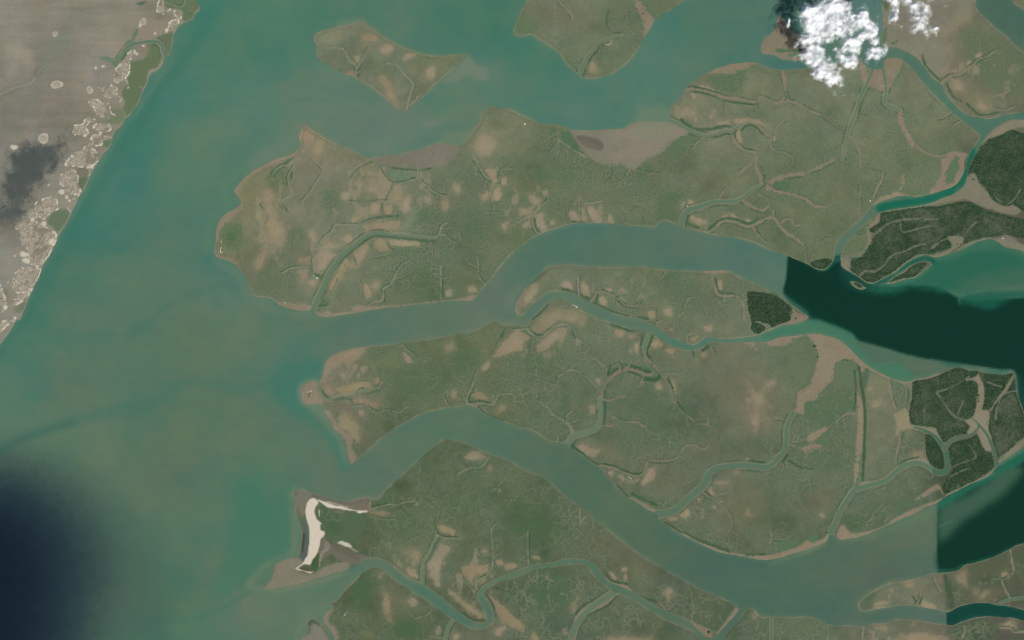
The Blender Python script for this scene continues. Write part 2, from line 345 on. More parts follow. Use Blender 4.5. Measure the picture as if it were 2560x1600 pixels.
# creeks and gullies that lie as bare wet mud: points, width
MCREEK = [
 "5;@10 945,690 947,640 930,600 890,580 865,540 850,500 830,470 800,455 740,450 690,455","2.5;@10 850,440 890,425","2.5;@10 855,395 845,440 830,470",
 "5;@10 945,660 985,600 1010,560 1030,510","2.5;@10 1030,510 1060,450","5;@10 1430,1030 1440,960 1460,890 1485,830 1485,790 1450,755 1410,710 1370,660 1320,610 1240,600",
 "4;@10 1440,1000 1500,960 1540,900","2.5;@10 840,640 850,670",
 "3;@20 960,325 925,260 905,200 920,110 960,40 985,-20","2.5;@20 840,400 910,470","2;@20 1070,290 1075,100","2.5;@20 780,340 830,380","3;@20 450,480 490,440","4;@20 440,20 480,60 560,130 570,180",
 "9;@20 1630,850 1740,845 1830,865 1950,900 2040,935 2150,940 2240,960 2330,960 2350,920 2400,930 @30 0,945 90,975 150,930","3;@20 2080,910 2160,850","3;@20 1990,960 1990,1040","3;@20 2330,960 2300,1060",
 "10;@20 2060,1230 2090,1310 2150,1390 2220,1430 2290,1440 2310,1512 @21 2310,80 2350,160 2360,230","4;@20 1800,1300 1740,1360 1710,1410","3;@20 1960,1280 1950,1340","4;@20 2200,1180 2270,1150 2330,1190 2419,1290 @30 60,1240 100,1180 180,1130",
 "3;@20 440,1240 430,1290 440,1340","3;@20 340,1305 430,1270","5;@20 440,1330 500,1360 570,1410 640,1450 700,1490","3;@20 440,1340 380,1410 340,1470","2.5;@20 450,1350 450,1440",
 "6;@30 140,670 150,780 165,850 190,930 180,960 130,965","6;@30 190,950 300,990 400,1050 500,1085","2.5;@30 500,1085 650,1190 740,1230","3;@30 820,1085 920,1100 980,1150","7;@30 750,1280 800,1310 840,1380 870,1460 880,1512 @31 870,60",
 "4;@30 30,1270 30,1390 80,1430 150,1440 240,1490","2.5;@30 1600,930 1540,1010","4;@30 1730,1060 1660,1110 1600,1120","4;@30 1830,1140 1760,1180",
 "9;@30 1640,785 1720,722 1800,702 1890,650 1950,600 2000,560 2060,540 2150,480","4;@30 2120,920 2250,880 2290,850","4;@30 2140,1030 2240,1040 2330,1010",
 "3;@00 1780,130 1830,60","4;@00 1540,10 1600,40 1720,65 1750,0",
 "4;@11 160,150 180,100 240,60 310,40 360,20","5;@11 310,230 305,150 330,110 355,60","5;@11 310,230 340,300 330,340 260,370 240,420","3;@11 240,420 300,510","4;@11 550,0 600,50 635,100 620,140 570,210 540,270 480,340 440,390 430,440 390,480",
 "5;@11 1090,5 1000,40 930,90 880,150","4;@11 1190,60 1230,130 1290,190 1370,215 1440,195 1520,185 1590,220 1640,270 1700,310 1780,340 1860,355","5;@11 1530,70 1525,180","3;@11 1300,210 1290,280 1250,340 1240,385 1160,385 1070,405 980,405 870,390","3;@11 1180,400 1190,530","3;@11 1830,350 1830,430",
 "4;@11 1680,738 1730,700 1745,650 1760,620 1800,600","4;@11 1740,710 1790,710 1830,750 1880,780 1930,750 1920,700","3;@11 1640,750 1660,800 1665,870","6;@11 750,620 700,690 640,740 600,800 550,860 540,940 550,1060","4;@11 750,620 870,610 970,620 1030,700","3;@11 740,560 700,500 690,450",
 "3;@11 1000,600 1080,570 1180,540 1300,545","5;@11 550,1070 600,1090 650,1125","5;@11 250,1070 320,1030 400,1015 490,1020","5;@11 20,570 45,620 40,690 10,730","5;@11 20,430 80,510 85,570 50,610 10,580","3;@11 990,1290 1005,1200 975,1150 1000,1100 1040,1070",
 "5;@11 1070,1370 1120,1340 1190,1330 1205,1250 1200,1215 1280,1170 1330,1060 1380,990 1460,950","5;@11 1750,1310 1750,1120 1745,1000","3;@11 1750,1120 1820,1115","4;@11 2170,1180 2110,1100 2100,1000 2090,920","3;@11 2110,1030 2010,980",
 "6;@11 2060,-20 2120,80 2170,160 2220,190 2230,250 2210,280 2230,380","4;@11 2300,230 2310,110 2350,90 2419,85","4;@11 2300,235 2240,240","3;@11 2180,200 2160,260 2150,310","3;@11 2240,430 2260,520","3;@11 2160,500 2300,500","3;@11 1060,750 1110,820 1130,880","3;@11 1220,750 1250,820 1300,870","3;@11 1080,930 1200,900 1280,890","3;@11 910,920 940,990","3;@11 850,1000 780,1130 740,1220",
 "3;@21 255,240 270,290 310,330 300,400 330,390","5;@21 340,385 260,450 200,530 205,620 230,680 265,705","5;@21 200,530 110,560 30,610","3;@21 520,450 530,560 560,580","3;@21 640,390 640,520 690,580","4;@21 860,390 740,410 690,420 700,490 750,590","4;@21 890,510 880,600",
 "4;@21 1120,60 1085,140 1060,180 1010,210","3;@21 930,70 930,130 880,190","3;@21 1150,95 1160,150","3;@21 1180,95 1300,125 1470,130 1590,150","2.5;@21 820,60 770,110","3;@21 1110,460 1210,455 1240,510 1280,430","3;@21 1245,530 1280,620",
 "4;@21 1940,380 2000,300 2030,250","4;@21 2380,125 2419,110","8;@21 2160,110 2240,55 2300,-30","8;@21 1860,680 1900,660 1960,600 2020,575 2120,590 2220,630 2280,620 2350,580 2419,550 @31 60,550 100,610 150,670 240,730 330,800","6;@21 2280,640 2320,700 2400,780","9;@21 2170,380 2230,420 2300,460 2380,470 2419,440","5;@21 2340,330 2419,370",
 "4;@21 625,1110 630,1280","5;@21 750,1340 800,1260 850,1245 900,1260 970,1290 1030,1340 1080,1380 1170,1380 1210,1350","4;@21 970,1290 1040,1230","3;@21 1380,1510 1390,1420 1360,1385 1220,1380","8;@21 1880,1070 1910,1170 1940,1270 2030,1290 2100,1280 2160,1320 2190,1400 2190,1512","4;@21 1470,1050 1420,1110 1390,1150","4;@21 1690,1300 1640,1360 1620,1430 1560,1500","3;@21 1980,1430 1900,1500",
 "14;@31 0,260 60,190 130,165 250,140 330,130 500,60 620,0","9;@31 0,250 60,290 200,320 350,370 450,440 560,440 610,405","6;@31 872,240 868,330 862,560","7;@31 1090,120 1075,190 1040,250 1000,350 975,420","4;@31 50,550 50,480","4;@31 130,590 180,555 230,570 245,620 350,610","3;@31 370,950 390,890 420,830","3;@31 340,800 360,950","3;@31 640,760 560,740 500,780","3;@31 930,90 1080,120",
 "8;@31 980,720 1060,660 1140,600 1250,570 1350,560 1480,555 1600,560","5;@31 1250,580 1270,680 1380,660 1500,630 1600,620","6;@31 870,1090 920,1050 1010,1050 1090,1000 1140,930 1200,890 1300,860 1400,810 1500,790","9;@31 1560,820 1640,760 1720,730","6;@31 1860,720 1900,650 1960,590","6;@31 1310,970 1400,910 1480,880 1560,820","4;@31 1700,430 1700,510","5;@31 2150,350 2200,395 2260,412 2310,390 2360,320 2390,270","5;@31 700,925 800,915 900,905","4;@31 800,720 940,715","4;@31 720,760 900,620",
 "4;@12 880,730 900,780 950,810 1020,805 1080,840 1140,870 1200,860 1270,850 1340,875 1390,850 1450,800","3;@12 950,820 930,860","4;@12 1340,270 1390,240 1430,290 1480,320 1540,370 1620,390","4;@12 1810,805 1780,740 1770,690","5;@12 1990,800 2000,720 2040,640 2060,560 2110,460 2200,380 2230,330 2290,230 2330,140 2370,90 2419,80","5;@12 2080,790 2150,790 2230,800 2270,760 2300,710 2419,700","3;@12 1190,600 1220,560","3;@12 1000,560 1090,560 1110,620",
 "4;@12 2210,1290 2160,1360 2120,1400 2040,1400 1950,1430 1900,1470",
 "5;@22 150,50 150,100 210,140 290,155 340,110 400,65 490,45 530,55 560,110 600,180 650,205","5;@22 0,95 100,90 150,80","3;@22 210,150 190,230 180,320","3;@22 930,30 940,100 960,180",
 "9;@22 1248,300 1270,370 1330,430 1340,480 1320,510 1270,520","10;@22 1320,510 1270,520 1200,490 1110,465 1030,490 960,520 910,580 860,650 836,740","7;@22 1300,380 1400,500 1445,545 1490,510 1570,520","5;@22 1445,550 1460,600 1510,680 1520,760 1580,810 1600,870 1680,920 1740,970 1860,990","5;@22 1030,490 1010,420 950,440 900,460 890,520","4;@22 870,440 800,380 760,370","4;@22 1100,460 1110,430","5;@22 860,760 920,760 1000,735 1080,715","5;@22 835,1000 940,1000 980,990","7;@22 960,920 1050,960 1180,970 1250,1010","8;@22 570,1080 550,1000 500,960 430,920 370,880","4;@22 370,880 320,810 230,760","4;@22 560,970 620,950","4;@22 520,960 515,900 570,870","4;@22 440,560 420,610 350,600 240,560","5;@22 450,530 500,490 570,475 640,490","4;@22 700,540 800,640","4;@22 430,1150 430,1100","4;@22 1860,990 1850,920","4;@22 1240,530 1240,620","6;@22 1240,540 1210,620",
 "6;@22 830,1370 960,1400 1080,1450 1170,1475 1230,1460 1270,1390 1290,1330 1400,1335 1500,1325 1560,1300 1600,1240 1630,1200 1720,1180 1770,1210 1830,1220 1860,1170","4;@22 1290,1320 1220,1300 1140,1330","4;@22 1220,1300 1190,1220","3;@22 1290,1330 1300,1280","4;@22 1370,30 1420,0","4;@22 1660,200 1660,150 1740,120","4;@22 1870,240 1900,300 1910,380",
 "4;@23 1800,110 1850,150 1900,175 1960,140 2060,110","4;@23 1900,180 1980,240 2040,300 2080,400 2050,490","5;@23 700,340 650,390 640,430","5;@23 640,280 640,400 590,410","4;@23 150,490 150,620 155,790","3;@23 500,745 510,690","4;@23 780,670 810,610","3;@23 1350,1190 1400,1165","4;@23 1400,1170 1470,1230 1550,1160","4;@23 1700,1330 1700,1270 1720,1240","4;@23 20,950 60,1040 130,1110 150,1200","4;@23 240,850 240,940","3;@23 720,765 760,730","4;@23 390,960 330,930 320,880",
 "4;@32 210,1160 330,1140 450,1090","5;@32 200,1170 270,1200 340,1220","4;@32 820,885 740,890 640,960 570,1010","8;@32 1140,545 1150,620 1160,700 1210,850","8;@32 1335,590 1350,700 1325,850","4;@32 1960,905 2020,820","5;@32 2150,930 2170,800 2230,700 2345,670","5;@32 1860,950 1740,890 1620,720 1600,680 1700,650 1800,600 1850,565","4;@32 1790,890 1850,760","5;@32 1250,1090 1240,1180 1215,1260 1205,1390","4;@32 1740,1390 1830,1350 1950,1310 1960,1270 1900,1180","4;@32 1480,940 1475,840","6;@32 1700,1500 1800,1440 1910,1400","5;@32 2040,560 2100,600 2200,630","4;@32 140,1230 60,1290","4;@32 200,960 60,920",
 "5;@33 2290,660 2300,750 2320,850 2280,920 2200,940 2120,930","5;@33 2210,950 2240,1030 2290,1120","4;@33 2280,1120 2280,1190","4;@33 1400,1180 1440,1120 1440,1060","5;@33 900,1380 890,1512","6;@33 570,1350 560,1512","4;@33 1840,1370 1860,1420 1830,1500","5;@33 2200,1400 2290,1400 2320,1440 2419,1430","4;@33 1570,900 1580,960 1640,1060","4;@33 20,480 40,560 10,600","3;@33 40,560 180,560 240,510","3;@33 80,690 70,600","5;@33 1100,70 1020,120","6;@33 830,70 740,140 700,220",
 "4;@13 1080,190 1080,280 1180,250 1260,230 1320,240 1400,215 1500,200","3;@13 1040,340 1200,370 1320,375","4;@13 1710,530 1690,430 1710,370 1740,280","4;@13 1710,520 1780,550 1920,550","3;@13 1500,190 1520,150 1600,160 1680,180 1730,260","5;@13 2080,1030 2080,930 2170,910 2230,830 2235,720 2230,600 2220,480 2270,420","3;@13 2060,1045 1980,970 1900,900 1910,870",
 "4;@13 1490,1040 1470,1090","4;@13 1670,1150 1650,1240 1600,1280 1510,1310","4;@13 1790,1500 1640,1480","4;@13 860,1240 840,1270 800,1290","3;@13 870,1260 950,1270","3;@13 1075,735 1080,660",
]
# dark mangrove hedges standing along banks: width;points
HEDGE = [
 "7;@20 1660,825 1740,828 1830,848 1950,885 2030,915","6;@20 1690,862 1830,885 1950,920 2040,955 2240,985 2330,985","7;@20 1600,1130 1640,1180 1720,1215 1800,1225 1900,1215 2000,1190 2060,1200","6;@20 1680,1260 1760,1290 1950,1290 2040,1260 2090,1340","5;@20 2110,1230 2110,1310 2170,1385 2240,1410 2300,1430","6;@20 2170,1230 2230,1180 2300,1200 2380,1270","4;@20 700,560 690,680","5;@20 720,585 780,505 850,420 910,400","4;@20 920,110 905,210 950,310 1040,312","3;@20 850,410 910,470",
 "5;@30 1460,520 1480,600 1530,670 1600,740 1640,770","5;@30 1690,790 1720,860 1760,920 1830,960","5;@30 1880,980 1940,1040 2000,1085 2100,1080 2180,1060","5;@30 1740,720 1830,680 1930,610","4;@30 1750,735 1850,700 1960,600 2060,550 2120,480","5;@30 880,850 860,1060","6;@30 180,870 200,930","4;@30 780,1160 740,1300",
 "9;@11 700,1080 760,1000 820,930 880,870 960,810 1050,745 1150,712 1240,722 1400,735 1560,755 1690,760","6;@11 620,1310 660,1200 690,1110","4;@11 600,1290 680,1090","5;@11 1190,60 1240,140 1300,200 1400,205 1500,170","4;@11 1580,205 1640,255 1700,300 1790,330","5;@11 340,70 335,180","4;@11 1290,75 1380,90 1500,95 1540,100 1650,80","5;@11 1780,690 1830,740 1880,765","5;@11 590,1380 660,1370","5;@11 1215,1240 1215,1340","6;@11 1765,1150 1765,1290","5;@11 2130,80 2180,170 2225,200","5;@11 2305,120 2300,220","5;@11 2110,1040 2120,1100 2175,1170","4;@11 1190,420 1190,530","6;@11 1060,565 1200,540 1340,530","4;@11 555,870 540,930","5;@11 560,1075 640,1110",
 "5;@21 210,560 230,650 265,700","4;@21 530,480 535,560 600,590 700,590","4;@21 695,470 750,590","4;@21 885,520 880,590","6;@21 1665,520 1650,590 1700,620 1760,640","7;@21 1870,650 1940,590 2010,555 2130,565 2230,605 2330,560","5;@21 2290,640 2330,690","6;@21 480,1225 560,1240 650,1275 740,1320","6;@21 770,1350 870,1400 980,1445 1100,1475","5;@21 800,1340 810,1270","5;@21 860,1230 940,1270","5;@21 980,1290 1030,1355 1100,1395 1170,1390 1230,1340","7;@21 200,1500 270,1440 340,1370","5;@21 640,1110 640,1260","6;@21 1925,1130 1960,1250 2060,1265 2150,1290","6;@21 190,1160 280,1060","4;@21 700,1420 850,1500","8;@21 1160,1490 1280,1500","4;@21 2360,60 2390,180","4;@21 2390,110 2419,120",
 "7;@12 600,640 640,700 700,745 760,750","5;@12 770,735 860,730 940,700 980,650 1060,655","5;@12 1120,640 1170,660 1200,600","4;@12 890,745 920,800 1020,800","5;@12 1020,810 1100,850 1160,860","4;@12 1400,240 1440,290","5;@12 2010,760 2030,700 2060,640","5;@12 2030,775 2130,770 2220,790","5;@12 2230,330 2300,210 2350,100","6;@12 2100,820 2200,910 2340,960","4;@12 1780,720 1815,800",
 "6;@22 150,70 160,110 290,150 350,90 430,60","4;@22 540,70 600,170","7;@22 1330,130 1300,230 1270,300 1310,370 1340,430","5;@22 1230,150 1220,260 1230,340","7;@22 1350,70 1430,130 1520,180 1640,215","9;@22 1130,440 1220,470 1300,495","5;@22 1040,490 1140,500 1230,545","7;@22 900,600 870,680 880,740","9;@22 875,780 875,900 860,980","5;@22 810,860 815,960 780,1020 640,1050","6;@22 930,440 910,520 1000,460","7;@22 560,1150 580,1200 640,1240 720,1310 790,1360 870,1370","6;@22 880,1360 1000,1400 1100,1440 1180,1460 1240,1440","4;@22 1310,1345 1400,1352 1520,1345","6;@22 1870,1430 1960,1420 2100,1400","5;@22 2220,1330 2380,1350","5;@22 1480,560 1520,640","6;@22 1570,780 1610,850","6;@22 1800,290 1870,240","5;@22 1700,270 1720,340","6;@22 940,40 1050,80 1130,100 1220,95","8;@22 1250,560 1360,570 1400,530",
 "9;@23 1400,385 1500,440 1600,500","7;@23 1640,500 1740,560 1850,600 1960,640 2060,680","6;@23 1130,130 1250,190 1370,240","6;@23 990,60 1060,130 1100,160","6;@23 950,960 1090,985","8;@23 1140,1060 1240,1120 1360,1150","5;@23 600,1270 660,1200 740,1150 800,1120","5;@23 170,490 165,750","4;@23 2225,705 2390,705","6;@23 1810,20 1870,0","5;@23 870,860 930,950","5;@23 680,1290 800,1240 900,1190 980,1110","5;@23 1830,110 1890,160",
 "7;@32 860,450 880,600 905,750 918,900 912,1100 905,1300 895,1512","5;@32 820,480 830,700 815,850","5;@32 1240,1370 1320,1320 1420,1300","6;@32 180,1280 140,1340","5;@32 200,1330 300,1390 420,1410",
 "5;@33 860,20 820,110","4;@33 620,480 560,500","5;@33 2230,960 2260,1040 2290,1100","4;@33 2150,1170 2200,1140 2290,1110 2419,1090","5;@33 2130,930 2190,950 2270,900","5;@33 1430,1170 1450,1110","4;@33 1370,1100 1400,1160","6;@33 1680,900 1690,1000 1740,1100 1740,1210","4;@33 1840,1370 1850,1440",
 "6;@13 1595,790 1660,690 1690,600","5;@13 1700,370 1700,470 1760,530 1900,540","6;@13 2180,1090 2240,1180 2260,1290","6;@13 1960,1260 2060,1320 2180,1330","5;@13 2090,930 2170,900","4;@13 1110,250 1180,235 1260,225","7;@13 1380,1000 1480,1050","5;@13 1640,1100 1760,1220","4;@13 2260,1020 2400,1060",
]

# bare tan salt pans: soft px;r,g,b(optional);points
PANS = [
 "5;@10 1000,320 1140,330 1140,380 1060,385 1000,370","6;@10 1170,470 1230,400 1310,430 1280,500 1190,510","4;@10 1390,530 1430,500 1530,505 1470,550 1390,585","6;@10 1590,680 1690,600 1680,760 1620,740","8;@10 1150,720 1240,740 1340,920 1330,1010 1240,900","7;@10 920,530 980,530 960,620",
 "5;@10 430,1230 540,1240 550,1350 480,1360 410,1300","8;@10 2060,1370 2110,1280 2200,1270 2260,1380 2240,1440 2130,1460","8;@10 560,1330 660,1300 640,1440 550,1512",
 "4;@20 1750,800 1860,820 1920,860 1770,830","4;@20 1690,880 1750,900 1720,940","6;@20 1600,1040 1740,1060 1750,1110 1620,1090","4;@20 1720,1090 1755,1120 1730,1170","4;@20 1930,1160 2050,1140 2060,1180 1940,1185","4;@20 2090,1130 2200,1115 2330,1130 2419,1200 2330,1170 2200,1145 2100,1170","3;@20 2120,1240 2190,1200 2150,1270 2180,1350 2130,1330","4;@20 870,400 920,400 960,370 910,450","5;@20 740,580 800,620 800,690 740,680",
 "3;@30 1870,600 1900,570 1930,590 1890,630","3;@30 1960,520 2020,500 2010,540 1970,550","4;@30 1720,680 1810,650 1760,710","6;@30 1740,770 1810,750 1850,850 1780,850","8;@30 1980,1000 2000,900 2020,1000 2100,1020 1990,1030","3;@30 150,700 170,740 160,820 140,760","3;@30 20,1300 60,1280 70,1320 40,1330",
 "8;@11 90,290 150,260 150,400 100,480 170,560 270,680 260,860 200,800 130,740 80,620 130,560 60,400","6;@11 0,440 40,480 70,560 30,600 0,560","6;@11 800,320 870,310 890,350 820,380","7;@11 940,180 1000,190 990,260 940,240","7;@11 1060,220 1150,230 1160,300 1060,290","5;@11 1150,310 1240,310 1220,380 1160,360","7;@11 1290,290 1330,240 1390,270 1380,370 1300,380","6;@11 1590,340 1660,320 1650,420 1580,400","4;@11 1080,430 1130,400 1170,440 1150,490 1080,510","4;@11 1210,440 1290,420 1280,510 1230,520","6;@11 1390,460 1450,300 1470,350 1440,480 1390,500",
 "3;@11 1010,630 1070,600 1200,590 1370,570 1350,640 1300,680 1150,650 1050,680","5;@11 820,740 880,690 920,760 850,790","3;@11 1240,750 1400,760 1570,780 1530,810 1350,810 1280,800","4;@11 1110,780 1170,730 1220,760 1260,850 1170,860 1120,830","4;@11 920,880 1050,780 1060,830 1010,940 950,990 930,930","3;@11 690,1200 760,1080 830,960 870,920 870,1000 800,1120 740,1220 690,1230","5;@11 580,870 680,840 750,890 680,960 640,1050 590,1040","6;@11 630,770 690,720 700,780 820,800 720,840 630,830","6;@11 390,940 500,910 500,970 440,980","5;@11 390,1040 480,1040 500,1100 440,1130","7;@11 500,1150 560,1140 560,1190 510,1190","4;@11 1010,1170 1050,1170 1100,1290 1040,1310","8;@11 1080,1180 1180,1130 1110,1250","5;@11 2000,1200 2080,1190 2090,1240 2020,1260","5;@11 1800,1240 1850,1230 1850,1290 1800,1290","5;@11 2160,90 2260,90 2280,210 2240,200","4;@11 2310,180 2370,150 2370,230 2320,240","4;@11 2240,310 2300,250 2320,330 2290,390 2240,370","4;@11 2130,340 2190,280 2200,370 2150,370","9;@11 1860,220 1930,200 1930,300 1870,290","6;@11 1750,380 1810,360 1810,500 1760,480","6;@11 1050,100 1130,110 1130,150 1060,150","6;@11 500,660 570,690 570,770 530,770","8;@11 0,900 100,860 70,1020 0,1030","5;@11 900,560 950,520 980,560 910,600","5;@11 2320,600 2390,590 2360,680",
 "3;@21 290,290 340,290 330,350 295,330","6;@21 150,370 200,330 270,370 240,410 160,400","5;@21 70,470 110,450 180,480 90,530","5;@21 220,520 280,490 290,560 330,640 280,690 240,600","5;@21 530,490 600,480 640,580 570,570 540,530","3;@21 640,450 700,480 740,580 660,570","4;@21 710,440 760,440 850,560 850,595 760,580 720,510","5;@21 890,530 940,530 960,600 895,595","3;@21 1655,360 1700,380 1730,440 1670,410","4;@21 1600,400 1640,390 1610,460","3;@21 1670,520 1720,530 1850,590 1760,620 1700,580","4;@21 2040,500 2090,500 2160,560 2080,550","4;@21 2200,560 2250,560 2240,590","4;@21 1960,560 2030,510 2040,540","5;@21 450,1180 540,1140 590,1220 510,1210","3;@21 640,1150 690,1150 730,1240 740,1290 680,1280 640,1200","4;@21 870,1200 940,1220 940,1250 890,1225","4;@21 810,1300 870,1290 910,1370 840,1370","4;@21 1000,1280 1050,1310 1080,1350 1030,1330","4;@21 1280,1430 1340,1430 1360,1490 1300,1490","4;@21 1420,1410 1500,1400 1520,1480 1460,1470","3;@21 1935,1120 1980,1140 1980,1230 1950,1220","4;@21 1990,1320 2020,1330 2000,1345",
 "8;@21 290,1480 380,1390 540,1420 720,1480 640,1512 @22 720,10 640,70 600,20 430,0 400,50 330,90 270,130 200,110 180,60 @21 240,1512","6;@21 170,1200 240,1160 230,1250 160,1350 110,1400 110,1280","5;@21 110,600 170,570 150,640 100,640","5;@21 330,580 400,570 390,610",
 "5;@12 690,380 800,310 920,280 1050,255 1010,320 890,420 820,400 720,470","6;@12 640,560 700,540 700,580 640,590","5;@12 760,650 900,600 1080,590 1090,640 980,650 900,700 800,700","4;@12 1120,550 1160,540 1170,600 1130,600","5;@12 900,720 1000,730 1100,770 1160,800 1120,830 1040,800 930,770","9;@12 770,980 860,890 960,990 970,1080 1000,1180 920,1130 850,1050","3;@12 960,850 1010,860 1020,910 980,900","4;@12 1380,300 1450,340 1480,400 1420,400","4;@12 2240,350 2330,230 2419,130 @22 60,90 170,170 100,220 100,290 0,300 @12 2330,340","4;@12 2130,460 2200,390 2220,410 2160,490","5;@12 2030,700 2110,670 2200,740 2180,760 2070,730","8;@12 2270,880 2340,800 2340,900","7;@12 1840,680 1890,670 1890,740 1840,740","7;@12 1960,1310 2040,1240 2130,1260 2170,1310 2070,1310","7;@12 2180,1390 2240,1360 2250,1420 2200,1430","8;@12 800,500 880,490 860,550 800,560","7;@12 600,630 700,610 740,700 680,730 630,690","10;@12 1800,230 1880,200 1850,290 1800,290",
 "4;@22 240,230 340,140 440,80 530,80 500,150 420,180 330,280 240,310","5;@22 960,90 1060,90 1030,150 1000,170","4;@22 1110,130 1180,130 1170,170 1110,170","5;@22 1330,220 1370,180 1440,230 1380,260 1330,260","4;@22 1440,280 1560,270 1520,320 1450,300","4;@22 1160,230 1200,220 1190,320 1160,310","5;@22 1350,610 1400,590 1420,650 1370,650","7;@22 720,800 780,800 790,880 750,900","5;@22 800,560 840,560 830,610 800,600","7;@22 1490,560 1540,590 1560,700 1510,660",
 "9;@22 2270,700 2345,690 2375,740 2350,800 2280,775","10;@22 2270,900 2330,900 2330,1010 2260,1000","6;@22 570,1190 660,1180 830,1240 780,1290 700,1280 640,1230","5;@22 1290,1420 1350,1380 1350,1500 @23 1240,40 1220,40","4;@22 2210,1290 2270,1320 2220,1330","5;@22 1810,60 1890,50 1890,110 1830,110","5;@22 2100,1430 2140,1430 2120,1470","4;@22 1470,80 1520,70 1520,120","4;@22 990,1470 1060,1460 1050,1512 @23 1080,15 1050,10","4;@22 900,1440 960,1430 940,1490","4;@22 1680,180 1760,150 1730,210 1690,200","5;@22 1780,330 1850,290 1830,360","5;@22 1720,360 1770,400 1740,410",
 "5;@13 1620,770 1700,680 1750,600 1830,640 1800,700 1740,800 1730,1000 1700,1010 1660,900","3;@13 1720,430 1760,430 1880,480 1870,520 1740,490","5;@13 1420,830 1490,850 1560,920 1500,930 1430,890","5;@13 1820,1060 1880,1050 1960,1140 2080,1220 2180,1300 2120,1310 2000,1230 1880,1130","4;@13 1940,820 2030,810 2200,800 2190,860 2060,880 2050,1000 2000,940 1960,900","4;@13 2200,1090 2290,1150 2419,1280 @23 60,1320 110,1370 130,1450 60,1410 0,1390 @13 2330,1350 2260,1230","5;@13 2230,1450 2330,1380 2370,1400 2300,1470","4;@13 2260,760 2320,750 2340,800 2280,810","5;@13 1440,1150 1480,1100 1530,1150 1490,1200","8;@13 1140,860 1190,860 1200,960 1150,930","7;@13 1200,1000 1250,1100 1260,1240 1290,1360 1230,1330 1210,1200","8;@13 1400,640 1450,660 1420,730","8;@13 1460,650 1550,700 1560,790 1500,780","5;@13 2260,90 2310,90 2290,120","5;@13 2150,660 2180,650 2170,720","7;@13 1090,280 1330,310 1240,340 1060,320","5;@13 1700,1400 1750,1370 1740,1440 1710,1470","5;@13 1850,1450 1920,1460 1900,1540","4;@13 1490,240 1530,200 1520,240","4;@13 2350,800 2440,780 2480,830 2360,850",
 "4;@23 170,1480 210,1420 250,1500 230,1560","4;@23 190,710 250,720 270,750 200,740","3;@23 910,860 950,880 990,940 970,950","3;@23 1040,830 1090,830 1080,870 1040,860","3;@23 1060,880 1085,890 1080,955 1055,945","10;@23 1440,1070 1500,1000 1500,1090 1460,1190","5;@23 1080,10 1200,0 1180,25 1080,25","4;@23 1580,330 1660,250 1680,330 1640,370","4;@23 1450,350 1570,350 1560,385 1480,375","4;@23 1840,110 1880,60 1910,150","4;@23 1740,170 1780,170 1770,220","4;@23 1960,190 2000,200 1980,220","4;@23 1890,250 1930,250 1920,275","8;@23 2190,270 2280,310 2250,350 2210,320","8;@23 580,1170 640,1090 730,1070 600,1150 580,1290 560,1270","5;@23 460,1420 530,1430 510,1460","6;@23 2280,1230 2330,1240 2330,1310 2290,1310","5;@23 1905,10 2080,20 1960,40","8;@23 900,1480 1300,1490 1300,1600 900,1600",
 "5;@33 480,320 530,300 530,370 490,350","5;@33 1140,1040 1200,1030 1190,1060","7;@33 1270,980 1370,950 1370,1020 1300,1015","5;@33 1000,1180 1080,1140 1140,1170 1060,1210 1000,1215","4;@33 1440,1180 1470,1130 1580,1190 1600,1220 1480,1200","7;@33 990,1380 1130,1370 1130,1420 1030,1410","6;@33 1350,1340 1400,1340 1370,1380","8;@33 1230,1390 1310,1470 1500,1450 1700,1480 1720,1600 1250,1600","8;@33 1750,900 1860,830 1870,900 1880,1030 1800,950","5;@33 2200,870 2260,870 2270,910 2200,910","8;@33 1950,1100 2100,1050 2050,1140","8;@33 2080,1370 2160,1380 2300,1330 2400,1400 2250,1390",
 "10;@32 960,770 1060,740 1070,790 980,820","5;@32 940,680 970,620 980,650","8;@32 1290,1290 1380,1240 1480,1230 1480,1290 1350,1300","9;@32 0,600 60,560 40,640 0,680","6;@32 2160,1180 2220,1150 2280,1170 2200,1240",
]

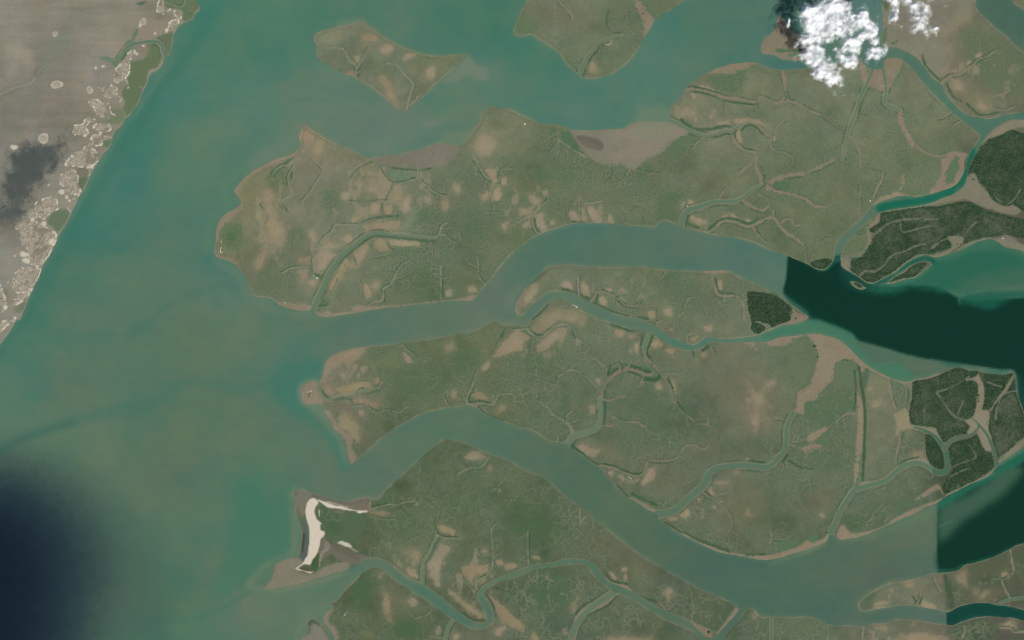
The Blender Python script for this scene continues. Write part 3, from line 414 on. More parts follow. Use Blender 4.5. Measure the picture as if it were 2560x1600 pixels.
# bare mud and sand flats: colour;soft;points
MUDS = [
 "124,116,100;3;@10 1080,1500 1140,1484 1200,1476 1330,1461 1500,1421 1620,1386 1760,1353 1880,1373 1930,1400 1890,1480 @11 1860,0 1750,60 1640,80 1500,60 1400,50 1280,60 1180,40 1120,0",
 "128,121,102;4;@20 540,1222 640,1232 760,1230 900,1222 1000,1220 1060,1210 1160,1155 1300,1148 1420,1155 1510,1160 1600,1190 1690,1240 1640,1280 1560,1310 1500,1370 1440,1430 1380,1460 1280,1490 @21 1260,10 1200,60 1150,95 1100,85 1050,45 960,65 880,45 780,10 @20 720,1480 660,1420 620,1360 600,1310 560,1260",
 "140,122,100;2;@20 1140,-60 1200,0 1250,60 1280,110 1340,180 1330,230 1280,310 1250,350 1230,330 1250,260 1210,150 1170,70",
 "138,122,98;2;@20 1830,690 1950,645 2120,598 2290,592 2310,610 2230,640 2140,680 2060,700 1960,690",
 "132,120,100;3;@30 95,150 140,170 230,290 330,360 400,440 420,520 350,570 150,565 60,520 -60,495 -50,400 30,320 70,250",
 "128,122,102;8;@30 1085,20 1075,-300 1960,-300 1940,60 1850,200 1700,330 1660,430 1700,560 1640,720 1560,740 1490,650 1420,560 1340,500 1250,460 1140,440 1080,425 1075,330 1090,230 1080,100",
 "138,120,100;2;@30 872,545 905,640 935,655 930,800 905,800 880,700","136,118,98;2;@30 945,800 1000,670 1090,660 1100,855 1010,835","134,120,98;2;@30 1110,565 1250,552 1270,600 1225,700 1130,855 1118,700",
 "142,122,102;2;@30 1235,1030 1275,1040 1290,1180 1370,1320 1420,1380 1500,1440 1640,1470 1740,1430 1850,1440 1890,1460 1860,1512 @31 1850,120 1800,210 1730,262 1640,300 1530,320 1540,270 1600,200 1640,100 1640,-20 @30 1720,1490 1600,1490 1480,1450 1400,1400 1350,1390 1320,1330 1250,1190 1225,1150",
 "144,126,100;2;@31 990,430 1010,400 1060,350 1150,320 1220,290 1260,240 1270,130 1290,140 1280,240 1250,310 1350,345 1130,370",
 "126,120,98;2;@31 1870,165 1950,125 1990,210 2070,300 2130,390 2250,440 2320,430 2390,480 2330,522 2230,505 2120,470 2000,430 1900,380 1830,372 1700,402 1560,425 1440,445 1250,465 1180,472 1200,462 1330,445 1440,430 1560,400 1650,360 1730,330 1800,290 1860,230",
 "134,124,100;4;@30 2070,1285 2160,1205 2240,1155 2330,1135 2419,1140 2600,1140 2600,1220 2419,1200 2310,1225 2230,1255 2140,1290 2080,1320 2040,1370 2010,1370",
 "134,120,98;2;@31 940,650 1040,510 1060,505 1050,590 950,660 965,690 985,750 930,840 860,910 780,920 700,910 880,860 940,760",
 "128,120,100;3;@31 690,930 770,930 775,1040 700,1005","126,120,98;3;@31 1700,730 1780,715 1850,730 1830,800 1740,860 1660,905 1580,922 1520,905 1600,885 1700,850 1740,810","126,122,100;4;@31 1760,865 1870,825 1960,782 2060,752 2130,752 2200,802 2270,835 2419,870 2600,950 2600,860 2419,800 2300,740 2220,720 2140,740 2050,735 1950,760 1850,800",
 "118,112,98;5;@31 2210,720 2280,710 2340,760 2330,790 2260,770",
 "140,124,100;2;@32 370,135 460,130 560,150 680,190 760,260 830,330 900,400 980,460 1080,510 1180,555 1150,560 1000,490 930,470 890,495 845,405 760,380 660,390 630,450 630,520 590,590 500,680 440,760 370,770 340,800 350,880 310,890 260,860 270,770 290,680 360,640 430,530 450,430 480,350 450,270 410,190",
 "138,122,100;2;@32 0,190 100,165 250,150 330,145 230,190 190,240 0,240",
 "142,124,100;1.5;@32 815,600 850,690 885,760 902,900 902,1050 892,1200 865,1350 852,1512 @33 852,30 815,10 @32 812,1400 822,1300 842,1050 847,850",
 "142,122,100;2;@32 350,1110 450,1050 560,1005 570,1030 500,1090 420,1150 350,1140","140,122,100;2;@32 320,1205 420,1170 515,1185 440,1220 350,1245",
 "142,127,100;2;@32 1215,880 1300,830 1332,900 1340,980 1400,1005 1480,1020 1500,1060 1380,1030 1300,1035 1240,1090 1200,1090 1220,1000 1190,880",
 "140,124,100;2;@32 1180,555 1280,580 1340,580 1400,560 1520,535 1620,500 1760,455 1650,505 1500,560 1380,580 1360,650 1350,720 1330,640",
 "138,126,104;2;@32 1860,560 1960,540 1985,505 2012,560 2042,640 2040,780 2022,850 2080,850 2092,930 2085,1040 2115,1120 2080,1140 2110,1235 2040,1225 1970,1060 1900,1090 1880,1060 1910,1010 1860,950 1930,920 1965,820 1980,700 1985,620 1950,575 1880,570",
 "130,120,98;2;@32 2090,850 2200,700 2290,560 2330,515 2280,640 2150,790 2095,880","134,122,100;2;@32 1380,1000 1480,1010 1590,1020 1600,1050 1660,1180 1640,1190 1560,1090 1460,1040",
 "134,122,100;2;@32 1490,1300 1550,1400 1620,1440 1560,1450 1480,1370 1400,1330 1300,1350 1370,1310",
 "128,120,98;3;@32 2470,1100 2419,1190 2300,1270 2200,1340 2160,1370 2200,1290 2300,1210 2400,1120",
 "124,116,96;2;@32 2150,1390 2130,1440 2080,1485 1990,1525 @33 1880,60 1700,150 1660,170 1690,130 1900,30 2000,-20 @32 2110,1420",
 "140,122,100;2;@33 650,510 690,420 720,430 770,485 820,500 1000,470 1130,420 1180,370 1400,260 1600,190 1660,165 1600,215 1480,260 1380,320 1250,370 1140,425 1000,485 900,525 760,555 660,560",
 "140,122,100;2;@33 0,710 100,690 200,655 280,630 380,560 400,590 520,550 580,480 640,340 700,220 760,130 800,70 830,80 780,160 700,280 650,400 590,540 530,590 440,630 350,665 220,700 100,740 0,755 @23 2340,755 2220,735 2390,700",
 "138,118,96;2;@33 860,80 880,25 960,15 1030,38 930,62","138,120,98;2;@33 1380,190 1480,110 1590,40 1640,80 1660,165 1610,90 1480,160",
 "136,120,98;2;@23 940,1040 880,1110 780,1180 680,1250 600,1350 590,1300 650,1230 740,1170 860,1100","134,116,96;2;@23 1010,1075 960,1120 910,1190 780,1235 690,1280 640,1360 600,1512 590,1600 570,1600 600,1440 650,1320 720,1240 860,1140 960,1065",
 "136,118,96;2;@23 960,985 1060,980 1140,1050 1240,1125 1140,1060 1030,1010","132,116,94;2;@23 1210,1160 1300,1230 1480,1320 1640,1370 1720,1440 1760,1490 1690,1420 1500,1345 1400,1290 1300,1230","132,116,94;2;@23 1680,1330 1800,1380 1890,1430 1890,1490 1830,1480 1760,1420","134,118,98;2;@23 1900,1485 1960,1400 2050,1290 2110,1200 2140,1215 2130,1250 2060,1330 1990,1410 1920,1480",
 "136,122,100;2;@23 1090,160 1130,165 1240,215 1330,260 1380,290 1460,300 1340,315 1260,270 1180,210","136,124,100;2;@23 1380,345 1400,375 1500,455 1650,540 1800,615 1950,680 2050,700 2200,725 2220,710 2060,685 1960,655 1800,580 1650,505 1500,420",
 "132,122,102;3;@13 80,1010 140,960 160,880 190,800 240,760 350,740 420,740 440,790 370,830 480,885 560,875 600,840 700,800 860,770 875,840 700,892 560,937 400,982 250,1012 100,1032",
 "136,120,98;3;@13 1030,840 960,870 900,930 830,1010 760,1090 720,1150 760,1140 860,1030 950,940","136,120,102;4;@13 640,1270 760,1210 700,1270 690,1340 760,1400 790,1500 740,1512 700,1420 650,1350",
 "128,122,104;4;@13 440,1500 500,1440 520,1370 580,1370 640,1420 690,1500 700,1600 440,1600",
 "140,124,100;3;@01 2419,90 2360,130 2300,180 2230,260 2210,290 2240,330 2260,300 2300,230 2360,165 @11 0,130 90,75 230,10 @10 280,1500 180,1512","138,124,102;3;@01 2280,390 2270,420 2200,470 2130,510 2080,560 2055,620 2040,700 2035,780 2060,780 2080,680 2130,610 2200,540 2300,450",
 "130,118,98;3;@01 2025,850 2030,890 2060,925 2130,945 2190,970 2250,1000 2250,970 2160,920 2080,900 2050,850",
 "138,122,100;3;@11 200,1345 300,1350 440,1355 560,1390 560,1430 650,1482 760,1470 900,1450 900,1430 760,1440 640,1420 560,1470 540,1420 400,1420 300,1400 220,1370","138,122,100;3;@11 900,1430 950,1370 1060,1380 1250,1370 1350,1370 1500,1355 1700,1335 1840,1320 1920,1310 2060,1270 2060,1310 2020,1330 1840,1335 1700,1345 1500,1365 1350,1385 1200,1400 1050,1425",
 "138,122,100;3;@12 430,690 470,610 530,575 580,610 590,690 640,770 600,785 480,795 445,760","138,122,102;4;@12 640,850 700,860 760,970 850,1060 920,1130 900,1200 960,1300 930,1340 900,1365 880,1320 860,1260 850,1180 830,1120 790,1070 740,1030 710,960","138,122,100;4;@12 600,590 630,520 650,440 670,380 740,330 800,330 740,430 690,490 660,570 620,600",
 "138,120,98;2;@12 1990,805 2060,820 2110,850 2200,905 2150,840 2080,790 1990,795","136,118,96;2;@22 360,1152 430,1155 490,1165 520,1130 600,1080 700,1055 640,1080 560,1120 530,1185 430,1165",
 "134,118,98;2;@21 30,1400 60,1320 110,1230 150,1190 110,1300 100,1380 60,1470 40,1440","136,120,98;2;@21 1800,1050 2030,1045 2060,1060 1900,1085","134,118,96;2;@32 0,100 110,55 160,40 300,20 385,-30 300,-60 260,-90 220,-120 230,-60 200,10 100,40",
 "138,120,98;2;@22 2180,205 2280,215 2320,290 2260,260","128,120,98;2;@22 1280,100 1310,120 1290,180 1260,240 1270,170",
]

# mangrove forest (dark, tall, speckled)
FOREST = [
 ("@30 1950,1512 1985,1430 2050,1335 2150,1300 2230,1260 2310,1225 2400,1260 2700,1330 @31 2700,600 2419,490 2330,430 2240,430 2140,385 2080,300 2050,245 1985,205 1955,130 1890,145 1925,30", 0.85),
 ("@31 1060,505 1200,482 1330,462 1450,442 1600,440 1700,425 1800,398 1900,395 1990,440 2100,485 2250,525 2400,560 2700,620 2700,760 2419,745 2250,715 2060,737 1950,770 1850,800 1840,735 1720,725 1640,760 1580,840 1500,880 1400,920 1300,965 1240,1010 1180,1060 1090,1110 1000,1155 930,1150 870,1110 800,1060 772,1020 775,960 900,905 930,850 985,760 965,720 1000,690 958,685 952,655 1045,590 1055,540", 0.7),
 ("@31 1500,885 1600,800 1700,760 1750,800 1700,840 1600,870", 0.9),
 ("@31 1130,1160 1210,1100 1300,1060 1360,1005 1450,975 1500,975 1430,1060 1380,1100 1270,1120", 0.6),
 ("@31 805,1155 860,1170 900,1195 850,1205", 0.6),
 ("@31 -190,1245 0,1262 100,1300 200,1380 300,1445 220,1440 215,1512 @32 200,10 110,52 50,75 0,30 @22 2370,25 2310,10 2270,40 @21 2260,1512 2230,1400 2225,1300", 1.0),
 ("@22 2260,60 2290,30 2350,40 2400,85 2320,130 2275,100", 0.9),
 ("@31 400,985 470,942 540,935 600,945 610,960 560,1015 540,1030 470,1030", 0.75),
 ("@32 1350,600 1400,572 1550,545 1650,505 1760,458 1850,462 1890,490 1900,530 1850,560 1870,580 1960,590 1985,640 1965,760 1960,840 1930,925 1860,950 1890,1010 1880,1080 1760,1110 1665,1165 1600,1060 1590,1025 1500,1005 1400,1000 1345,970 1338,820 1365,750 1365,650", 0.75),
 ("@32 1900,485 1980,480 1975,520 1930,540 1895,520", 1.0),
 ("@32 2050,505 2200,518 2320,505 2300,550 2200,690 2100,850 2035,850 2050,700", 1.0),
 ("@32 2310,540 2335,560 2340,660 2270,670", 1.0),
 ("@32 2180,760 2260,690 2345,690 2400,850 2450,960 2440,1100 2300,1220 2190,1330 2140,1230 2120,1120 2085,1050 2100,920", 0.65),
 ("@32 1490,1100 1540,1085 1600,1160 1650,1250 1660,1330 1650,1440 1600,1430 1510,1320 1490,1200", 0.85),
 ("@32 1705,1215 1780,1155 1900,1130 1980,1100 2030,1220 2100,1245 2130,1330 2130,1415 2060,1480 1900,1560 1700,1640 1650,1590 1700,1500 1750,1400 1705,1330", 0.8),
]

# painted land cover: colour;alpha;soft;points  (green swards, wet shore, dark ground, pale dunes ...)
COVER = [
 # mainland
 "112,112,98;0.55;14;@00 0,960 60,940 130,990 110,1040 60,1100 130,1160 250,1180 280,1200 200,1260 100,1240 0,1200",
 "72,80,77;0.8;26;@00 220,1370 400,1390 560,1330 640,1230 620,1390 540,1512 @01 480,80 370,210 290,310 240,450 220,560 120,600 0,640 -150,620 -150,470 0,440 70,400 90,330 60,280 70,160 110,0 @00 100,1450",  # broad dark grey patch, soft and ragged at the edge
 "116,110,98;0.5;20;@01 0,560 200,620 190,760 120,850 60,760 0,720","150,142,124;0.6;16;@00 60,430 260,440 330,620 320,690 240,600 120,560","152,144,126;0.5;12;@00 130,590 180,610 110,710 60,700","118,124,104;0.45;22;@00 350,420 640,270 700,400 520,600 420,640","108,112,96;0.6;8;@00 0,860 120,820 330,740 310,690 360,640 410,620 380,700 300,790 150,860 0,950","140,128,110;0.6;14;@00 1320,170 1560,200 1600,240 1500,330 1350,370 1320,300","104,100,86;0.5;10;@00 1350,140 1600,140 1620,180 1480,170","118,112,94;0.5;12;@00 1300,40 1480,30 1470,130 1360,120",
 "70,96,76;0.8;3;@00 1280,30 1340,20 1385,10 1350,45 1320,50","90,118,92;0.9;3;@00 1240,395 1265,310 1300,270 1305,300 1270,370","88,122,92;0.9;3;@00 1085,630 1110,600 1180,545 1235,470 1250,420 1190,430 1140,500 1080,570 1020,540 930,545 1020,570","84,118,90;0.8;3;@00 1200,380 1260,390 1340,400 1260,430 1190,430",
 "94,113,82;0.95;3;@00 1530,-20 1740,-20 1855,-20 1885,55 1840,115 1820,175 1745,205 1722,170 1722,100 1640,80 1560,60","94,110,82;0.9;3;@00 1490,350 1550,325 1635,300 1625,400 1605,510 1562,522 1542,440 1512,390",
 "95,112,80;0.95;3;@00 1390,420 1470,410 1510,480 1522,560 1480,640 1410,660 1382,770 1352,840 1312,950 1240,1060 1190,1090 1165,1050 1180,960 1150,880 1210,780 1200,700 1240,590 1350,560 1400,480","128,124,92;0.8;5;@00 1360,460 1410,430 1400,500 1350,560","104,120,88;0.8;5;@00 1060,1040 1170,1040 1195,1085 1180,1125 1100,1160 1000,1140",
 "84,107,79;0.85;3;@01 748,170 832,158 800,240 762,288 740,230","90,111,82;0.8;4;@01 470,520 560,470 655,480 640,560 590,640 542,690 500,640 455,600","112,112,90;0.8;4;@01 720,80 850,60 830,150 745,165","96,110,86;0.7;5;@01 160,1390 250,1330 220,1430 130,1420","84,112,86;0.8;3;@00 975,1340 1060,1320 1035,1380 990,1390","112,112,90;0.7;5;@01 20,1200 60,1230 90,1290 60,1330",
 # small island in the bay and tongue island
 "130,128,100;0.6;8;@10 660,300 800,290 780,400 640,390","84,106,82;0.7;4;@10 790,640 840,700 770,660","104,116,82;0.6;8;@10 1620,520 1780,530 1720,600 1600,560","88,108,80;0.6;4;@10 1540,950 1620,870 1600,920 1480,1000","140,118,102;0.9;2;@10 850,690 945,668 952,695 930,730 900,716","78,100,78;0.8;3;@10 950,700 985,690 970,730",
 "90,114,80;0.6;10;@20 100,120 250,230 200,320 30,320","88,116,82;0.7;6;@20 480,490 560,560 640,680 600,690 530,620","84,114,80;0.7;6;@20 1270,90 1420,130 1400,165 1340,160","78,106,76;0.8;4;@20 660,720 690,640 680,740",
 # largest island
 "80,106,78;0.9;3;@11 130,130 200,60 310,0 360,-20 300,30 230,90 160,160","96,112,76;0.7;8;@11 100,150 300,60 300,250 200,330 120,240","84,110,80;0.65;22;@11 620,300 760,280 780,420 700,470","80,106,76;0.7;26;@11 1960,540 2150,560 2180,720 2060,760 1950,650","80,108,76;0.75;18;@11 1560,500 1740,470 1720,560 1560,560","78,102,70;0.75;36;@11 1400,1060 1700,1080 1720,1260 1560,1240 1420,1200","84,108,78;0.6;24;@11 280,700 420,640 400,860 280,850","86,112,78;0.7;14;@11 1260,820 1600,810 1700,830 1400,900","100,124,98;0.8;4;@11 1230,95 1350,110 1480,150 1360,195 1290,170","92,112,80;0.6;20;@11 0,1060 200,1080 200,1240 0,1240","82,108,80;0.8;6;@11 560,1340 680,1310 700,1360 580,1385",
 "88,112,74;0.75;12;@01 2110,640 2260,600 2290,800 2200,830 2120,790","76,104,72;0.8;6;@01 2120,720 2230,700 2180,800","110,116,80;0.6;12;@01 2290,250 2419,180 2419,320 2320,330","112,108,92;0.6;5;@01 2300,990 2390,1000 2419,1180 2350,1080",
 "78,108,76;0.8;3;@20 460,1262 540,1250 570,1300 610,1360 625,1430 560,1400 490,1340","80,108,78;0.8;2.5;@20 370,1210 430,1230 430,1260 380,1250","104,99,87;0.8;4;@20 605,1285 680,1285 740,1300 800,1310 865,1360 845,1420 780,1415 700,1385 640,1340","112,106,90;0.7;4;@20 700,1340 800,1400 830,1430 720,1400",
 "84,110,78;0.8;8;@20 1860,720 2000,700 2200,660 2180,780 2100,890 1960,860 1880,800","112,116,76;0.6;8;@20 1600,1000 1720,1060 1720,1100 1610,1090","82,112,78;0.7;5;@20 1610,1130 1680,1160 1740,1200 1640,1180","84,112,76;0.6;14;@20 1480,1380 1660,1260 1780,1320 1620,1460 1440,1512",
 "80,106,76;0.6;6;@21 200,100 280,60 330,90 360,160 270,200 260,240 210,180","84,110,78;0.6;22;@21 380,80 560,60 640,230 480,260","76,106,72;0.7;18;@21 1400,330 1600,300 1580,400 1420,400","84,108,78;0.6;8;@21 1180,60 1300,20 1300,90 1200,95","82,106,76;0.7;8;@21 1370,400 1520,420 1560,560 1440,560 1380,590","80,108,76;0.7;14;@21 1300,40 1300,140 1180,200 1080,150","92,112,82;0.5;20;@21 1080,250 1300,230 1500,280 1250,340","90,110,72;0.6;8;@21 20,640 120,700 60,830 0,840",
 "90,112,80;0.5;30;@30 320,1300 460,1260 460,1400 300,1460","108,118,92;0.5;30;@30 100,1130 300,1150 280,1280 100,1240","96,120,76;0.6;3;@30 1195,1185 1245,1195 1255,1235 1200,1230","82,110,78;0.7;5;@30 1240,620 1290,600 1260,700 1180,800 1140,860 1220,720","84,112,80;0.6;5;@30 1700,1490 1840,1450 1800,1512","80,108,76;0.8;4;@30 1080,300 1130,260 1120,380 1085,425 1070,400","84,106,66;0.8;4;@30 1085,20 1140,40 1120,110 1100,80","76,108,74;0.9;2;@30 75,465 180,468 300,470 290,485 160,490 100,495","80,110,80;0.9;2;@30 200,515 300,500 310,525 220,530","80,112,78;0.8;3;@30 1160,410 1190,395 1230,375 1200,420","94,108,80;0.75;30;@30 1880,300 2100,330 2300,420 2600,600 2600,900 2200,850 1900,700 1850,480","106,110,88;0.5;16;@30 1760,460 1850,440 1880,560 1780,580","116,120,84;0.6;14;@30 1900,900 2100,930 2120,1040 1960,1050","140,126,102;0.6;10;@30 1600,700 1700,560 1660,440 1750,420 1720,640 1650,740","132,120,92;0.5;16;@30 1700,250 1900,100 1950,150 1800,280",
 "80,108,78;0.8;3;@31 30,240 70,215 190,210 200,280 90,280","78,112,80;0.8;3;@31 1680,190 1720,30 1780,-40 1800,60 1760,160 1700,235","84,112,80;0.6;10;@31 1270,260 1400,300 1520,290 1520,330 1350,340","106,118,76;0.8;3;@31 920,590 1000,550 990,580 930,610","96,112,80;0.8;4;@31 720,800 930,740 900,830 840,900 740,890","86,112,76;0.8;3;@31 850,690 900,640 930,690 870,705","76,86,66;0.7;12;@31 2200,130 2500,50 2500,250 2300,330 2200,280","104,104,86;0.5;14;@31 2380,600 2600,650 2600,760 2400,720",
 # curved island
 "88,96,76;0.8;4;@21 190,1155 250,1090 290,1055 330,1045 250,1140","78,108,76;0.8;5;@21 1430,1110 1500,1070 1600,1080 1560,1120 1440,1140","88,108,80;0.6;20;@21 1500,1180 1800,1200 1820,1400 1550,1350","122,118,94;0.6;10;@21 840,1030 920,1030 880,1060","96,110,78;0.7;6;@21 2050,1120 2200,1170 2230,1220 2120,1200","70,100,66;0.9;4;@21 660,1285 740,1320 720,1330 650,1300",
 # wide central island
 "80,104,70;0.65;45;@12 1300,500 1700,450 1720,700 1450,720 1280,640","78,102,70;0.7;35;@12 1860,260 2080,300 2020,460 1850,430","108,118,76;0.6;14;@12 1200,320 1330,330 1340,440 1180,420","110,118,74;0.7;12;@12 1800,210 1900,180 1850,270 1800,300","104,98,84;0.6;10;@12 1000,1060 1060,1100 1040,1200 1000,1180","88,108,76;0.7;14;@12 1080,260 1300,260 1150,380 1080,340","114,104,88;0.5;10;@12 700,790 850,790 960,880 940,940 800,880","68,78,58;0.9;1.5;@12 915,1130 940,1135 930,1150","80,94,64;0.9;2;@12 490,690 510,680 500,740",
 "78,104,70;0.7;24;@22 120,340 380,330 330,440 180,430","80,106,78;0.85;3;@22 1115,445 1200,430 1310,460 1315,490 1240,500 1160,465","80,104,78;0.8;3;@22 1260,545 1380,525 1405,550 1270,575","82,104,78;0.8;3;@22 905,530 940,460 1005,455 1010,480 950,500","80,102,76;0.8;3;@22 1025,410 1090,410 1100,450 1050,470 1025,460","76,102,74;0.75;5;@22 865,640 930,590 1050,520 1100,540 960,600 900,680 960,735 880,740","104,106,82;0.5;40;@22 1950,500 2250,550 2419,650 2419,900 2100,860 1950,700","78,102,72;0.6;40;@22 1000,780 1400,800 1500,920 1200,900 1050,880","80,104,72;0.55;40;@22 900,1060 1500,1030 1700,1100 1300,1200","122,112,90;0.5;30;@22 2220,560 2360,640 2380,1040 2230,1020","76,104,68;0.85;5;@22 700,1310 880,1390 1100,1460 1180,1475 1060,1490 900,1400","110,112,84;0.6;16;@22 600,1160 880,1160 1040,1280 860,1310 700,1270",
 "92,112,84;0.7;4;@32 620,500 640,430 740,385 820,400 830,590 740,620 640,560","80,108,80;0.8;3;@32 340,870 360,780 420,765 430,820 370,900","80,112,78;0.7;4;@32 450,1140 520,1100 530,1160 470,1170","82,108,78;0.8;3;@32 270,1170 380,1150 390,1180 300,1195","82,106,76;0.6;10;@32 300,860 700,620 800,640 800,850 560,980 350,1000","82,108,80;0.7;4;@32 1240,1060 1280,1045 1290,1110 1250,1110","88,112,82;0.5;12;@32 1200,600 1320,590 1300,800 1220,830","94,114,84;0.4;9;@32 0,520 180,250 380,170 420,300 450,420 400,540 300,640","118,122,92;0.5;16;@32 940,560 1100,560 1130,700 960,720","80,104,78;0.7;3;@32 900,480 960,470 900,700 870,600","84,106,76;0.6;20;@32 400,1250 780,1200 800,1400 450,1400","100,112,86;0.6;10;@32 1150,880 1180,1000 1050,1020",
 "96,92,76;0.6;8;@32 2170,1260 2240,1150 2300,1160 2200,1290",
 "68,98,64;0.75;14;@33 720,330 1000,380 1150,380 900,460 780,470","84,104,76;0.7;12;@33 900,250 1300,180 1500,200 1200,330","84,112,82;0.8;3;@33 390,530 470,520 470,570 410,580","84,110,80;0.8;3;@33 70,600 150,570 280,560 260,640 100,670","112,112,80;0.5;14;@33 540,150 640,130 560,280 480,270",
 "80,102,72;0.6;20;@23 1650,480 1900,560 2150,640 2000,650 1800,600","78,102,72;0.7;10;@23 1130,130 1300,160 1500,230 1350,260","104,108,78;0.5;30;@23 2100,180 2350,200 2400,420 2150,400",
 # triangular island with the beach
 "80,100,72;1;2;@13 590,222 640,225 690,260 780,275 860,290 960,310 1030,330 1040,420 1000,520 960,580 880,600 740,570 660,560 640,480 610,460 620,405 600,385 580,340 595,280","70,96,66;0.7;10;@13 620,260 760,320 800,500 660,480","112,106,88;0.8;3;@13 720,280 840,285 840,310 740,310",
 "118,112,98;0.9;2.5;@13 380,150 430,88 510,122 600,142 700,177 800,197 900,202 980,172 1060,162 1085,200 1075,290 1000,285 900,270 820,240 740,230 640,190 570,165 500,180 470,250 460,330 420,320 378,240","92,96,88;0.7;2.5;@13 520,125 600,150 720,185 860,215 880,235 760,215 640,180 540,160","112,102,86;0.8;4;@13 860,205 980,175 1065,165 1075,280 960,265","82,94,92;0.9;2.5;@13 365,270 390,350 425,400 455,370 485,420 500,520 497,620 475,700 440,770 395,740 425,660 437,540 422,440 382,350","58,66,58;0.8;2;@13 428,600 440,500 470,510 460,560 440,700",
 "108,104,88;0.95;3;@13 615,560 645,535 690,600 740,640 850,640 900,700 1000,700 1070,735 1000,770 900,810 800,770 720,700 640,745 600,780 592,700","98,96,80;0.8;3;@13 720,600 860,640 960,700 980,760 860,720 740,660","128,122,106;0.9;3;@13 640,640 665,580 700,620 690,650","142,134,118;0.8;2;@13 600,840 598,740 630,660 700,650 640,690 612,760",
 "62,92,56;1;1.5;@13 512,775 560,730 595,690 590,760 582,835 540,850 520,815","78,98,70;1;1.5;@13 556,262 585,255 602,335 590,382 568,360",
 "204,193,173;1;1.2;@13 545,170 580,190 592,215 562,260 552,300 566,350 590,385 620,405 606,440 612,470 655,495 642,530 612,560 600,620 586,680 560,720 530,760 515,800 490,800 450,800 400,832 370,832 430,790 470,740 490,690 500,620 505,540 500,450 480,380 465,310 475,240 500,185","206,194,176;1;1;@13 582,184 640,200 740,240 820,248 870,270 960,288 1050,288 1060,300 1000,312 950,310 960,297 850,282 760,270 690,262 625,222","198,182,160;1;1;@13 362,828 390,824 420,842 480,862 545,872 520,886 440,860 380,855","160,150,132;0.9;1;@13 640,198 700,205 800,235 870,255 860,265 780,240 700,222","210,204,188;0.9;1;@13 782,576 835,576 832,594 786,592","200,192,174;0.9;1;@13 720,574 760,590 850,588 905,622 908,640 860,632 780,600","168,156,138;0.8;1;@13 880,630 975,682 960,684 890,650","220,214,200;0.9;0.8;@13 596,270 604,340 598,350 590,300",
 "88,84,70;0.7;3;@13 430,760 400,800 350,740","78,80,64;0.7;2;@13 130,940 170,930 190,970 140,975","110,104,88;0.6;5;@13 180,820 300,750 380,760 340,830 250,900 180,900","84,80,64;0.9;1.2;@13 400,830 440,825 520,850 500,860 420,845",
 "78,102,68;0.6;40;@13 1180,300 1550,330 1650,520 1400,560 1200,450","78,104,70;0.65;22;@13 1750,180 2050,200 2000,340 1780,320","70,98,66;0.75;16;@13 960,960 1060,870 1080,1060 1040,1220 900,1180","68,98,64;0.7;24;@13 1280,1350 1560,1340 1520,1500 1300,1512","84,92,74;0.7;6;@13 690,1160 760,1150 780,1180 720,1190","70,84,70;0.85;3;@13 490,1350 500,1330 540,1315 610,1360 600,1380 530,1340 510,1420 530,1490 500,1480","110,116,80;0.5;14;@13 1000,1470 1100,1440 1150,1512","114,116,80;0.5;14;@13 1420,620 1480,640 1550,740 1460,760",
 "72,98,64;0.6;40;@23 0,150 300,250 600,500 300,600 0,450","70,98,66;0.65;30;@23 180,950 500,900 560,1100 300,1250","92,96,74;0.5;18;@23 950,600 1200,740 1500,900 1300,900 1000,740","104,112,80;0.6;12;@23 1140,800 1250,820 1220,960 1130,900","88,98,76;0.5;14;@23 1900,1120 2060,1180 2000,1220",
 # lower right island
 "72,86,62;0.55;14;@33 1700,880 1950,800 2419,640 2700,560 2700,1300 2419,1200 2000,1140 1740,1215 1690,1150","74,84,64;0.5;14;@33 1730,1390 2040,1310 2419,1360 2600,1400 2600,1600 1760,1600","82,100,70;0.8;8;@33 870,1160 960,1070 1010,1090 980,1200 900,1235","130,118,92;0.6;10;@33 1620,880 1700,880 1660,1000","70,78,60;0.7;8;@33 1640,880 1700,920 1740,1080 1740,1220 1690,1180 1670,1000","84,92,68;0.7;16;@33 1880,830 2140,760 2280,700 2419,640 2600,600 2600,860 2350,900 2200,930 2000,1010 1890,960","66,84,58;0.6;10;@33 2000,940 2200,900 2140,1000 2020,1010","74,90,68;0.6;16;@33 2350,680 2600,600 2600,850 2400,860","108,98,82;0.5;14;@33 1880,1060 2200,1000 2280,1100 2000,1150","68,84,62;0.75;10;@33 1730,1400 1900,1360 2040,1320 2200,1400 2000,1540 1740,1540","88,80,74;0.6;10;@33 2180,1430 2300,1420 2280,1512 2180,1512","92,110,80;0.6;20;@33 100,1320 500,1320 540,1512 100,1512",
]
